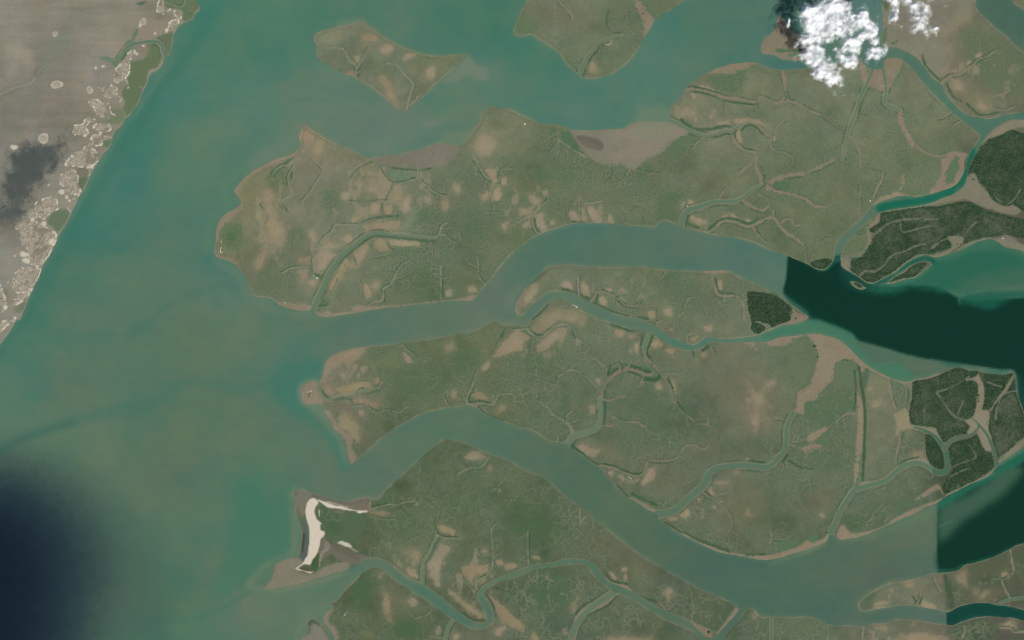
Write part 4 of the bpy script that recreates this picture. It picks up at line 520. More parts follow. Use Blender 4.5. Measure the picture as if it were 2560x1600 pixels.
# pale dune ridges on the mainland (rim ring, stripes inside)
DUNES = [
 "@00 1500,10 1535,5 1555,60 1560,120 1530,130 1480,110 1485,60","@00 1640,95 1710,110 1710,170 1670,180 1650,130","@00 1590,250 1610,205 1660,185 1700,200 1660,240 1620,265","@00 1560,95 1620,92 1620,105 1575,105",
 "@00 1230,480 1280,480 1260,530 1220,570 1230,650 1200,720 1160,750 1100,790 1075,750 1090,660 1160,580","@00 920,815 970,830 1070,800 1115,820 1100,870 1120,900 1150,930 1150,965 1100,910 1040,930 990,920 970,870","@00 830,980 870,930 915,935 930,960 1030,970 1040,1030 1060,1080 1090,1090 1070,1115 990,1110 900,1070 890,1010","@00 690,1190 790,1170 800,1130 840,1110 900,1120 830,1170 810,1200 840,1270 760,1280 700,1270","@00 880,1190 940,1165 1040,1180 1030,1240 930,1245","@00 860,1330 870,1280 960,1265 1050,1250 1050,1310 980,1330 960,1370 900,1380 780,1390 860,1350","@00 650,1500 760,1420 850,1400 910,1430 880,1490 940,1490 @01 890,40 830,70 700,60 620,50",
 "@01 560,160 620,100 690,80 740,140 735,230 760,280 740,330 690,330 640,300 590,240 560,210","@01 650,380 700,330 750,320 690,390","@01 250,530 260,490 320,450 350,390 420,370 520,340 540,400 550,460 480,490 460,540 400,560 370,530 310,560","@01 140,620 200,580 310,570 380,600 440,640 520,690 530,770 490,850 420,950 380,1000 290,980 250,830 200,790 190,690","@01 150,1060 200,1020 380,1020 370,1100 320,1170 250,1240 190,1260 80,1200 90,1130 150,1110","@01 120,1370 160,1280 280,1220 320,1180 240,1310","@01 0,1180 40,1280 70,1400 40,1430 0,1420","@02 0,20 60,0 @01 150,1480 150,1512 @02 60,50 0,130 -80,200 -80,20",
]
MOUNDS = [("@00",520,320,27,25,0),("@00",537,798,57,39,1),("@00",410,1307,54,46,1),("@00",133,1390,34,24,2),("@00",1350,205,33,34,1),("@00",1322,243,15,15,2),("@00",848,850,30,36,1),("@00",1465,316,13,12,2),("@00",1575,285,18,20,2),("@00",1355,433,13,13,2),("@00",1295,508,12,14,2),("@00",905,641,12,16,2),("@00",975,626,18,11,2),("@00",1210,828,10,10,2),("@01",865,62,20,20,2),("@01",582,300,32,22,2),("@01",630,350,15,20,2),("@01",225,890,42,24,2),("@01",248,950,42,26,2),("@01",495,775,30,40,2),("@01",415,600,26,22,2),("@01",460,235,14,7,2),("@01",140,905,10,9,2),("@01",50,1390,18,26,2)]

# ------------------------------------------------------------------ land mask, creek carving
FULLWIN = (0, NX, 0, NY)
land = np.zeros((NY, NX), np.float32)
owner = np.full((NY, NX), -1, np.int16)
for k, (nm, lb, s) in enumerate(LAND):
    p = smooth(pts(s), True)
    win = window(p, 6)
    i0, i1, j0, j1 = win
    cov = raster(p, win)
    land[j0:j1, i0:i1] = np.maximum(land[j0:j1, i0:i1], cov)
    o = owner[j0:j1, i0:i1]
    o[cov > 0.5] = k
creek = np.zeros((NY, NX), np.float32)
creek_id = np.full((NY, NX), -1, np.int16)
creek_w = []
for k, (s, w0, w1, col, lb) in enumerate(WCREEK):
    p = smooth(pts(s), False)
    win = window(p, 40)
    i0, i1, j0, j1 = win
    cov, d = line_cov(p, w0, w1, win)
    creek[j0:j1, i0:i1] = np.maximum(creek[j0:j1, i0:i1], cov)
    cid = creek_id[j0:j1, i0:i1]
    cid[(d < 7) & (cid < 0)] = k
    creek_w.append((win, d))
land0 = land.copy()
edge_n = N8 * 0.10 + N20 * 0.06 + N4 * 0.05
c = blur(land, 2.0)
c = c + edge_n * 4 * c * (1 - c)
c = np.minimum(c, 1 - blur(creek, 1.0))
# spread island ownership a few cells into the water for the sloping shore
for _ in range(5):
    for dy, dx in ((0, 1), (0, -1), (1, 0), (-1, 0)):
        sh = np.roll(np.roll(owner, dy, 0), dx, 1)
        owner = np.where(owner < 0, sh, owner)
c6, c14, c34 = blur(c, 6.0), blur(c, 14.0), blur(c, 34.0)

# ------------------------------------------------------------------ land cover colours (as the surface looks in even daylight)
LP = [(60,60,134,125,108),(300,60,132,124,106),(150,160,130,122,108),(330,220,132,122,106),(60,330,122,116,104),(200,420,132,124,108),(60,640,134,128,114),(40,760,130,124,108),(230,330,130,120,102),
 (830,120,108,123,95),(900,100,108,120,92),(960,160,104,120,90),(1080,160,104,120,86),(1000,220,104,117,92),
 (1360,40,104,116,88),(1450,60,108,120,90),(1420,130,102,120,88),(1540,100,102,120,88),(1600,30,96,114,84),
 (560,600,104,116,82),(640,480,116,122,88),(700,560,116,122,92),(800,450,110,118,92),(880,560,108,120,92),(960,470,110,120,92),(820,650,108,120,90),(1000,560,98,116,86),(1100,600,92,112,82),(1180,560,92,112,82),(1000,680,94,112,80),(1100,700,88,110,76),(1240,640,96,114,80),(680,700,98,114,84),(760,330,116,120,92),(900,360,108,118,88),
 (1260,330,108,120,88),(1330,430,98,116,82),(1400,500,98,116,82),(1500,440,92,112,80),(1600,470,92,112,80),(1650,360,98,114,82),(1480,380,96,114,80),(1700,430,104,116,86),(1800,350,112,120,92),(1760,260,110,120,90),(1880,220,104,118,86),(1840,420,104,118,86),(1900,480,100,116,84),(1850,560,98,116,84),
 (2000,260,106,120,92),(2100,330,102,118,88),(2000,380,98,116,84),(2200,280,102,118,88),(2350,300,104,120,88),(2230,400,98,116,82),(2000,470,96,116,82),(2100,450,100,116,84),(2180,430,100,118,84),(2060,600,94,114,80),(2300,430,98,118,82),(2230,630,96,114,80),
 (2300,60,122,118,94),(2450,100,98,110,82),(2520,200,96,110,84),(2400,170,108,112,86),(2450,250,108,114,88),(2540,260,100,110,84),
 (2480,420,70,82,60),(2350,640,70,84,60),(2500,560,84,90,68),
 (1360,720,98,114,84),(1460,700,102,116,88),(1560,720,98,116,84),(1700,720,94,114,82),(1800,760,96,112,84),(1640,810,98,114,84),
 (840,920,114,118,92),(960,870,100,116,80),(1050,940,88,110,76),(1150,900,88,108,74),(920,980,104,116,88),(900,1100,96,108,80),(1000,1060,84,104,72),(1200,860,98,114,78),(1250,980,86,106,74),
 (1350,900,88,108,76),(1450,960,92,112,82),(1400,1040,86,108,78),(1550,900,98,114,86),(1620,1000,88,108,80),(1700,1050,86,106,78),(1700,900,100,114,86),(1820,930,100,112,84),(1880,1000,104,112,84),(1800,1100,92,108,80),(1560,1120,92,108,80),(1650,1160,94,108,80),(1880,880,104,116,88),
 (1960,900,98,114,84),(2080,950,92,112,80),(2060,1080,88,110,78),(2200,900,102,116,86),(2200,1050,104,114,84),(2200,1150,98,112,82),(1980,1170,84,106,78),(2030,1260,94,106,78),(1960,1300,84,104,74),(1850,1260,98,108,80),(1760,1300,86,102,76),(2150,1260,82,104,76),(2250,1230,84,106,78),(2420,1000,62,76,56),(2400,1150,54,72,50),
 (1000,1260,82,104,70),(900,1300,80,100,68),(1100,1150,80,102,70),(1250,1280,82,104,72),(1400,1250,80,102,72),(1050,1380,92,108,76),(1200,1420,88,104,74),(1350,1350,82,104,74),(1550,1380,84,100,72),(1700,1480,80,98,72),(1800,1530,78,98,70),
 (900,1500,80,100,68),(1000,1500,92,106,76),(1100,1540,86,104,74),(880,1560,86,104,72),(1350,1500,76,100,70),(1450,1560,80,100,74),(1600,1560,84,102,74),(1200,1560,90,104,78),
 (2000,1580,82,102,74),(2200,1580,100,110,84),(2400,1580,92,98,80),(2200,1490,100,114,86),(2300,1480,105,116,90),(2400,1470,96,102,78),(2500,1440,90,96,74),(2540,1500,96,96,78)]
land_cv = Canvas(0)
land_cv.a = idw(LP, 3.2, 30.0)
A = land_cv.a
is_main = (blur((owner == 0).astype(np.float32), 4.0) > 0.5)
vary = (N60 * 7 + N160 * 6 + N20 * 5 + N8 * 2.5)[..., None] * np.array([1.0, 0.8, 0.8])
tone = (np.roll(N60, 200, 1) * 0.5 + np.roll(N20, 90, 0) * 0.5)
A += vary * np.where(is_main, 0.45, 1.0)[..., None] + tone[..., None] * np.array([6.0, 0.0, -2.0]) + np.where(is_main, 0, 1)[..., None] * np.array([4.0, -2.0, 2.5]) + np.where(is_main, 1, 0)[..., None] * np.array([1.0, 5.0, 6.0])
A += np.where(is_main, NH * 4 + N60 * 3, 0)[..., None] * np.array([1, 1, 1.0])
COVER_OUT = []
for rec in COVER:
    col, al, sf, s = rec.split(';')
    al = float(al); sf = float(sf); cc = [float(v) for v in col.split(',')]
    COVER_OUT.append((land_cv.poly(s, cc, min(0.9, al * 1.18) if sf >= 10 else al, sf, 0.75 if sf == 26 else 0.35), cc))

# ---- small branching tidal gullies all over the marsh
water_ok = c
green = sstep(2, 14, A[..., 1] - A[..., 0]) * sstep(0.75, 0.98, c6) * (~is_main)
mud_any = np.zeros((NY, NX), np.float32)
gully = np.zeros((NY, NX), np.float32)
occ = np.zeros((NY // 2 + 1, NX // 2 + 1), bool)
seeds = []
for rec in MCREEK:
    w, s = rec.split(';')
    p = smooth(pts(s), False)
    for k in range(1, len(p)):
        d = p[k] - p[k - 1]
        if random.random() < min(1.0, np.hypot(*d) / 11.0):
            seeds.append((p[k], math.atan2(d[1], d[0]) + random.choice((-1, 1)) * random.uniform(0.6, 1.5), float(w)))
for s, w0, w1, col, lb in WCREEK:
    p = smooth(pts(s), False)
    for k in range(1, len(p)):
        d = p[k] - p[k - 1]
        if random.random() < min(1.0, np.hypot(*d) / 16.0):
            seeds.append((p[k], math.atan2(d[1], d[0]) + random.choice((-1, 1)) * random.uniform(0.8, 1.5), w0))
for _ in range(8000):
    x, y = random.uniform(500, 2580), random.uniform(-20, 1620)
    seeds.append((np.array([x, y]), random.uniform(0, 6.28), 0))
def cell(x, y):
    return int(round((x - X0) / CELL)), int(round((y - Y0) / CELL))
K5 = np.exp(-(np.arange(-2, 3)[:, None]**2 + np.arange(-2, 3)[None, :]**2) / 1.3)
def stamp(arr, x, y, amp):
    i, j = cell(x, y)
    if 2 <= i < NX - 3 and 2 <= j < NY - 3:
        v = arr[j - 2:j + 3, i - 2:i + 3]
        np.maximum(v, K5 * amp, out=v)
steps = 0
def walk(x, y, ang, L, amp, depth, skip):
    global steps
    turn = random.uniform(-0.05, 0.05)
    trail = []
    n = int(L / 2.6)
    for k in range(n):
        turn = 0.75 * turn + random.uniform(-0.24, 0.24)
        ang += turn
        x += 2.6 * math.cos(ang); y += 2.6 * math.sin(ang)
        i, j = cell(x, y)
        if not (2 <= i < NX - 3 and 2 <= j < NY - 3) or green[j, i] < 0.3:
            break
        oi, oj = i // 2, j // 2
        if k > skip and occ[oj, oi] and (oj, oi) not in trail[-6:]:
            break
        trail.append((oj, oi))
        stamp(gully, x, y, amp * (1 - 0.5 * k / n))
        steps += 1
        if depth < 3 and random.random() < 0.24:
            walk(x, y, ang + random.choice((-1, 1)) * random.uniform(0.5, 1.2), L * random.uniform(0.25, 0.6), amp * 0.75, depth + 1, 3)
    for t in trail:
        occ[t] = True
for p, a, w in seeds:
    i, j = cell(p[0], p[1])
    if not (0 <= i < NX and 0 <= j < NY):
        continue
    if w == 0:
        if green[j, i] < 0.6 or occ[j // 2, i // 2] or N160[j, i] + 0.5 * N60[j, i] < -0.35:
            continue
        am = random.uniform(0.35, 0.85)
        for q_ in range(random.choice((1, 1, 2, 3))):
            walk(p[0], p[1], a + q_ * random.uniform(1.4, 2.6), random.uniform(14, 56), am, 0, 3)
    else:
        for dd in range(0, 14, 2):                      # leave the mother creek first
            q = p + dd * np.array([math.cos(a), math.sin(a)])
            stamp(gully, q[0], q[1], 0.5)
        walk(p[0] + 6*math.cos(a), p[1] + 6*math.sin(a), a, random.uniform(10, 46), random.uniform(0.6, 1.0), 0, 5)
gw = green * (0.55 + 0.45 * sstep(-0.4, 0.5, N160))
halo = np.clip(blur(gully, 3.4) * 2.6 - gully * 0.9, 0, 1)
land_cv.mix(FULLWIN, np.clip(halo * 0.9, 0, 0.75) * gw, (68, 92, 67))
land_cv.mix(FULLWIN, np.clip(gully * 0.95, 0, 0.8) * gw, (134, 130, 108))
# speckle of shrubs
land_cv.mix(FULLWIN, np.clip(N4 * 0.8 + ND * 0.2 + N20 * 0.3 - 0.05, 0, 0.8) * green * 0.4 * sstep(-0.3, 0.4, N60), (78, 100, 72))

# ---- bare salt pans
pd = np.zeros((NY, NX), np.float32)
XX, YY = np.meshgrid(GX, GY)
for t_, x_, y_, rx_, ry_, w_ in (("@11",1150,300,520,260,.55),("@11",130,600,170,420,.5),("@11",500,950,260,260,.35),("@11",950,900,200,260,.3),("@10",480,1330,200,150,.4),("@21",120,450,260,220,.35),("@21",620,480,330,150,.3),("@22",250,150,420,180,.45),("@22",1350,230,420,130,.3),("@12",850,480,260,240,.35),("@12",900,700,260,150,.3),("@12",850,1000,150,200,.35),("@13",1560,720,350,260,.3),("@13",2050,900,320,300,.35),("@21",900,1250,420,150,.3),("@20",1750,1100,300,160,.3),("@30",2000,750,350,300,.3),("@33",1250,1080,300,110,.22),("@33",1300,1450,420,120,.4),("@11",2230,250,160,240,.35),("@10",900,480,300,200,.10),("@22",2300,800,220,330,.15),("@23",1900,300,380,150,.15),("@33",2050,1100,250,120,.2)):
    q_ = pts(t_ + " %f,%f" % (x_, y_))[0]
    pd = np.maximum(pd, w_ * np.exp(-(((XX - q_[0]) / (rx_ * TS))**2 + ((YY - q_[1]) / (ry_ * TS))**2)))
NS = fbm(26, 41, 3, 0.75, 1.25)
blot = sstep(0.05, 0.6, NS * 0.9 + N8 * 0.15 + pd * 1.5 - 0.46) * np.clip(pd * 4, 0, 1)
land_cv.mix(FULLWIN, blot * 0.72 * (~is_main) * sstep(0.9, 1, c6), (142, 131, 105))
part = np.zeros((NY, NX), np.int16)          # which part of the land a cell belongs to
PART_NAMES = [None]
def mark(win, cov, name):
    i0, i1, j0, j1 = win
    PART_NAMES.append(name)
    v = part[j0:j1, i0:i1]
    v[cov > 0.5] = len(PART_NAMES) - 1
pan_w = np.zeros((NY, NX), np.float32)
for (win, cov), cc in COVER_OUT:
    if cc[0] > 196: mark(win, cov, "sand_beach")
for n, rec in enumerate(PANS):
    sf, s = rec.split(';')
    sf = float(sf)
    g = np.random.default_rng(100 + n)
    base = np.array([144, 132, 106]) + g.uniform(-3, 3, 3) + np.array([1, 1, 1]) * g.uniform(-5, 4)
    p = pts(s)
    yy = p[:, 1].mean()
    if yy > 800: base = base - 5
    land_cv.poly(p, base - np.array([14, 8, 8]), 0.6, 7 + sf * 1.2, 0.3, grow=1.5)
    win, cov = land_cv.poly(p, base, 0.8 if sf < 6 else 0.55, sf * 0.7, 0.8, grow=1.15, rnd=False)
    k_ = p.mean(axis=0)
    land_cv.poly(k_ + (p - k_) * 0.62 + g.uniform(-3, 3, 2), base + np.array([7, 6, 3]), 0.5, sf * 0.8 + 1, 0.8, rnd=False)
    i0, i1, j0, j1 = win
    pan_w[j0:j1, i0:i1] = np.maximum(pan_w[j0:j1, i0:i1], cov)
    mark(win, cov, "salt_flat")
for x_, y_, w_, al_ in ((2240,610,14,.5),(2420,590,16,.5),(2210,760,12,.4),(2460,820,14,.4),(2300,1060,18,.6),(2250,900,8,.3),(2400,930,10,.3)):
    land_cv.line("@22 2325,740 %d,%d" % (x_, y_), 15, (142, 130, 104), al_, 6, w1=w_ * 0.3)
A += (N20 * 3 + N8 * 1.5)[..., None] * pan_w[..., None] * np.array([0.8, 1.0, 1.0])

# ---- mangrove forest
forest = np.zeros((NY, NX), np.float32)
fdens = np.zeros((NY, NX), np.float32)
for s, dn in FOREST:
    p = smooth(pts(s), True)
    win = window(p, 30)
    i0, i1, j0, j1 = win
    cov0 = raster(p, win)
    cov = blur(cov0, 2.0)
    cov = np.clip(cov + 0.5 * (N4[j0:j1, i0:i1] + N8[j0:j1, i0:i1]) * 4 * cov * (1 - cov), 0, 1)
    cov = sstep(0.35, 0.65, cov)
    inner = sstep(0.7, 1.0, blur(cov0, 11.0))
    dens = np.clip(1.0 - inner * (1 - dn) * 1.9 * (0.75 + 0.9 * N60[j0:j1, i0:i1] + 0.5 * N20[j0:j1, i0:i1]), 0.1, 1)
    col = np.array([42, 64, 44]) + (1 - dens)[..., None] * np.array([36, 26, 25])
    col = col + (N8 * 4 + N20 * 3)[j0:j1, i0:i1][..., None]
    i = land_cv.a[j0:j1, i0:i1]
    i += (col - i) * cov[..., None]
    f = forest[j0:j1, i0:i1]; np.maximum(f, cov, out=f)
    fd = fdens[j0:j1, i0:i1]; fd[cov > 0.3] = dens[cov > 0.3]
    mark(win, cov, "mangrove_forest")
sp = np.clip(N4 * 0.8 + N8 * 0.5 + ND * 0.25, -1, 1)
land_cv.mix(FULLWIN, forest * np.clip(sp, 0, 1) * 0.4 * (1.15 - fdens), (100, 106, 84))
land_cv.mix(FULLWIN, forest * np.clip(-sp, 0, 1) * 0.4 * (1.3 - fdens), (40, 58, 40))

fg = np.zeros((NY, NX), np.float32)
FJ = np.nonzero(forest > 0.6)
green_keep, gully_keep = green, gully
green, gully = (forest > 0.5).astype(np.float32), fg
for _ in range(520):
    q_ = rng.integers(0, len(FJ[0])) if _ else 0
    jj_, ii_ = FJ[0][q_], FJ[1][q_]
    walk(GX[ii_], GY[jj_], random.uniform(0, 6.28), random.uniform(16, 70), random.uniform(0.4, 0.9), 1, 2)
green, gully = green_keep, gully_keep
land_cv.mix(FULLWIN, np.clip(fg * 0.75, 0, 0.65) * forest, (98, 104, 82))
land_cv.mix(FULLWIN, np.clip(blur(fg, 4) * 1.4 - fg, 0, 0.5) * forest, (38, 58, 38))
# ---- bare mud and sand flats
mud = np.zeros((NY, NX), np.float32)
for rec in MUDS:
    col, sf, s = rec.split(';')
    mc = [float(v) for v in col.split(',')]
    mc[0] -= 4; mc[2] += 1
    win, cov = land_cv.poly(s, mc, 0.95, float(sf), 0.35)
    i0, i1, j0, j1 = win
    mud[j0:j1, i0:i1] = np.maximum(mud[j0:j1, i0:i1], cov)
    mark(win, cov, "mudflat")
A += (N20 * 2.5 + N60 * 3 + N8 * 1.2)[..., None] * mud[..., None]
cov_w = ["100,94,82;0.85;3;@20 605,1285 680,1285 740,1300 800,1310 865,1360 845,1420 780,1415 700,1385 640,1340", "118,110,94;0.6;7;@20 640,1320 720,1330 800,1380 820,1430 740,1410 660,1370",
         "140,126,112;0.5;8;@20 1000,1240 1500,1170 1640,1240 1500,1330 1300,1480 900,1500 1100,1350", "124,130,104;0.7;14;@20 1150,1160 1450,1150 1500,1220 1380,1330 1180,1290",
         "118,112,98;0.6;10;@30 1240,150 1560,40 1800,20 1700,200 1400,330 1250,380","134,124,98;0.5;14;@30 1620,330 1900,60 1960,60 1760,330"]
for rec in cov_w:
    col, al, sf, s = rec.split(';')
    land_cv.poly(s, [float(v) for v in col.split(',')], float(al), float(sf), 0.3)
for rec in COVER:
    col, al, sf, ps = rec.split(';')
    cc = [float(v) for v in col.split(',')]
    if float(al) >= 0.7 and float(sf) <= 4 and cc[1] > cc[0] + 8 and ps[1:3] not in ('00', '01', '13'):
        win, cov = land_cv.poly(ps, cc, float(al), float(sf), 0.35)
        i0, i1, j0, j1 = win
        mud[j0:j1, i0:i1] *= 1 - cov
# green tufts scattered along the edge of the mud
tuft = 4 * blur(mud, 5.0) * (1 - blur(mud, 5.0)) * sstep(0.25, 0.7, N8 * 0.7 + N4 * 0.6)
land_cv.mix(FULLWIN, np.clip(tuft * (~is_main) * (green + forest * 0.6), 0, 0.8), (80, 108, 78))

# ---- wet mud creeks and hedges
hedge_h = np.zeros((NY, NX), np.float32)
for rec in HEDGE:
    w, s = rec.split(';')
    p = smooth(pts(s), False)
    win = window(p, 30)
    i0, i1, j0, j1 = win
    cov, d = line_cov(p, float(w) * 1.05, float(w) * 0.85, win, 1.3)
    d = d + 1.2 * N8[j0:j1, i0:i1] + 0.8 * N4[j0:j1, i0:i1]
    cov = np.clip(0.5 - d / 2.6, 0, 1)
    cov = np.clip(cov * (0.95 + 0.3 * N20[j0:j1, i0:i1]), 0, 1)
    cov = np.clip(cov + 0.3 * N4[j0:j1, i0:i1] * 4 * cov * (1 - cov), 0, 1)
    land_cv.mix(win, cov * 0.9, (66, 94, 67) if p[:, 1].mean() < 820 else (60, 88, 60))
    hedge_h[j0:j1, i0:i1] = np.maximum(hedge_h[j0:j1, i0:i1], cov)
for k, rec in enumerate(MCREEK):
    w, s = rec.split(';')
    w = float(w)
    p = smooth(pts(s), False)
    win = window(p, 30)
    i0, i1, j0, j1 = win
    cov, d = line_cov(p, w * 0.8, w * 0.5, win, 1.3)
    d = d + (0.30 * w * N20[j0:j1, i0:i1] + 0.28 * w * N8[j0:j1, i0:i1] + 0.6 * N4[j0:j1, i0:i1])
    cov = np.clip(0.5 - d / 2.4, 0, 1)
    yy, xx = p[:, 1].mean(), p[:, 0].mean()
    col = np.array([129, 120, 100]) if xx > 1500 else np.array([128, 128, 106])
    if w < 3.5: col = col - 8
    if yy > 850 and xx < 1900: col = col - 6
    fo = forest[j0:j1, i0:i1]
    if fo.mean() > 0.15: col = col - np.array([18, 8, 6]); cov = cov * 0.9
    tg = np.gradient(p, axis=0)
    nrm = np.stack([-tg[:, 1], tg[:, 0]], 1) / (np.hypot(tg[:, 0], tg[:, 1])[:, None] + 1e-6)
    for sd in (-1, 1):
        sel = sstep(0.0, 0.6, np.roll(N20, (k * 37 + (sd + 1) * 60, k * 53 + (sd + 1) * 80), (0, 1))[j0:j1, i0:i1] + 0.4 * sd * (1 if k % 2 else -1))
        _, db = line_cov(p + nrm * sd * (0.5 * w * 0.7 + 2.2), 2.6 + 0.3 * w, 2.0, win)
        bank = np.clip(0.5 - (db + 0.8 * N8[j0:j1, i0:i1]) / 2.6, 0, 1) * sel * (1 - forest[j0:j1, i0:i1])
        land_cv.mix(win, bank * 0.75 * (1 - mud[j0:j1, i0:i1]), (68, 95, 68))
    land_cv.mix(win, cov * (0.75 if w < 4 else 0.9), col)
    mud_any[j0:j1, i0:i1] = np.maximum(mud_any[j0:j1, i0:i1], cov)
    if w >= 4:
        mark(win, line_cov(p, w * 0.8, w * 0.6, win)[0], "mud_creek")
for k, (win, d) in enumerate(creek_w):
    i0, i1, j0, j1 = win
    fo = forest[j0:j1, i0:i1]
    bank = np.clip(1 - np.abs(d - 5.5) / 3.0, 0, 1) * sstep(-0.1, 0.5, np.roll(N20, 71 * k, 1)[j0:j1, i0:i1]) * (1 - mud[j0:j1, i0:i1]) * (1 - fo)
    land_cv.mix(win, bank * 0.85, (66, 94, 66))
    rim = np.clip(1 - np.abs(d - 1.5) / 2.0, 0, 1)
    land_cv.mix(win, rim * 0.7, (126, 124, 100))

# ---- shores: a pale wet rim along the open water
open_c = blur(blur(land0, 2.0), 3.0)
rimw = sstep(0.42, 0.56, open_c) * (1 - sstep(0.70, 0.97, open_c)) * np.clip(0.75 + 0.5 * N60 + 0.25 * N20, 0, 1)
land_cv.mix(FULLWIN, rimw * 0.62, (134, 124, 102))
line_ = sstep(0.40, 0.5, c) * (1 - sstep(0.62, 0.82, c)) * np.clip(0.35 + 0.9 * N20, 0, 0.8)
land_cv.mix(FULLWIN, line_ * 0.7, (146, 140, 116))
hed2 = sstep(0.93, 0.97, c6) * (1 - sstep(0.975, 1.0, c6)) * sstep(0.0, 0.6, N60 + 0.4 * N20) * (1 - mud) * (~is_main)
land_cv.mix(FULLWIN, hed2 * 0.5, (76, 100, 74))

# ---- mainland dune ridges and little round mounds
dune_h = np.zeros((NY, NX), np.float32)
for n, s in enumerate(DUNES):
    p = smooth(pts(s), True)
    win = window(p, 12)
    i0, i1, j0, j1 = win
    cov0 = raster(p, win)
    cov = np.clip(blur(cov0, 1.5) + 1.1 * (N8 + N4 * 0.8)[j0:j1, i0:i1] * 4 * blur(cov0, 4) * (1 - blur(cov0, 4)), 0, 1)
    cov = sstep(0.3, 0.7, cov)
    inner = sstep(0.55, 0.95, blur(cov0, 4.5))
    ph = (YY[j0:j1, i0:i1] * 0.8 + XX[j0:j1, i0:i1] * 0.6) / 2.3 + 5 * N20[j0:j1, i0:i1] + 2.2 * N8[j0:j1, i0:i1]
    st = 0.5 + 0.5 * np.sin(ph)
    col = np.array([140, 131, 114]) + (st * 12 + N8[j0:j1, i0:i1] * 9 + ND[j0:j1, i0:i1] * 7)[..., None] * np.array([1, 0.97, 0.92])
    fld = 3.2 * np.roll(N20, 50, 1)[j0:j1, i0:i1] + 1.3 * N8[j0:j1, i0:i1] + 0.5 * N4[j0:j1, i0:i1]
    lace = np.exp(-(np.sin(math.pi * fld) ** 2) / 0.12)
    ring = np.clip((1 - inner) * (0.45 + 1.1 * N8[j0:j1, i0:i1] + 0.5 * N4[j0:j1, i0:i1]) + 0.75 * lace, 0, 1)
    col = col + (np.array([204, 195, 176]) - col) * (ring * 0.9)[..., None]
    hole = sstep(0.25, 0.7, np.roll(N20, 33, 0)[j0:j1, i0:i1]) * inner
    col = col + (np.array([116, 114, 98]) - col) * (hole * 0.7)[..., None]
    v = land_cv.a[j0:j1, i0:i1]
    v += (col - v) * (cov * 0.95)[..., None]
    dune_h[j0:j1, i0:i1] = np.maximum(dune_h[j0:j1, i0:i1], cov * (1.5 + ring))
    mark(win, cov, "dune_ridge")
for n, (t, x, y, rx, ry, ty) in enumerate(MOUNDS):
    cx, cy = pts(t + " %f,%f" % (x, y))[0]
    rx, ry = rx * TS, ry * TS
    th = np.linspace(0, 2 * math.pi, 22, endpoint=False)
    g = np.random.default_rng(300 + n)
    rr = 1 + 0.12 * np.sin(th * 2 + g.uniform(0, 6)) + 0.08 * np.sin(th * 3 + g.uniform(0, 6))
    p = np.stack([cx + rx * rr * np.cos(th), cy + ry * rr * np.sin(th)], 1)
    win = window(p, 10)
    i0, i1, j0, j1 = win
    cov0 = raster(p, win)
    cov = blur(cov0, 0.9)
    r = np.hypot((XX[j0:j1, i0:i1] - cx) / rx, (YY[j0:j1, i0:i1] - cy) / ry)
    if ty == 2:
        col = np.array([196, 186, 166]) + 0 * r[..., None]
    else:
        ring = np.clip(1 - np.abs(r - 0.85) / 0.25, 0, 1)
        col = np.array([160, 150, 132]) + (ring * 34 + (8 * N4 + 8 * ND)[j0:j1, i0:i1] + 8 * np.sin(r * 14))[..., None]
    v = land_cv.a[j0:j1, i0:i1]
    v += (col - v) * (cov * 0.95)[..., None]
    dune_h[j0:j1, i0:i1] = np.maximum(dune_h[j0:j1, i0:i1], cov * 2.5)
    mark(win, cov0, "sand_mound")
for s, w, col, al in (("@00 920,545 850,600 790,660 760,730 670,785", 4, (138, 126, 102), 0.55), ("@00 760,740 660,790 620,850 590,920 540,950 430,980 405,1040 400,1100 330,1180 250,1240 150,1330", 8, (138, 123, 102), 0.55), ("@00 800,640 770,720 740,760 700,780 640,800", 5, (142, 128, 98), 0.5),
                      ("@00 330,740 300,780 200,815 120,835 50,870 -40,910", 6, (138, 138, 124), 0.6), ("@00 410,630 360,690", 4, (136, 140, 124), 0.5), ("@00 1060,590 1000,580 940,550", 3, (100, 124, 98), 0.7), ("@00 930,730 935,680 1070,640", 3, (126, 114, 96), 0.6), ("@00 1340,830 1310,815", 3, (140, 128, 104), 0.7), ("@00 1185,1110 1165,1040", 3, (140, 130, 108), 0.7),
                      ("@00 1175,745 1200,770 1208,800", 2.5, (180, 168, 148), 0.8), ("@01 375,1080 320,1165 240,1290 130,1370", 3, (176, 164, 142), 0.8), ("@01 840,60 850,130 840,150", 3, (176, 164, 142), 0.7), ("@01 640,450 665,490", 3, (190, 178, 156), 0.8)):
    land_cv.line(s, w, col, al, 0.8)

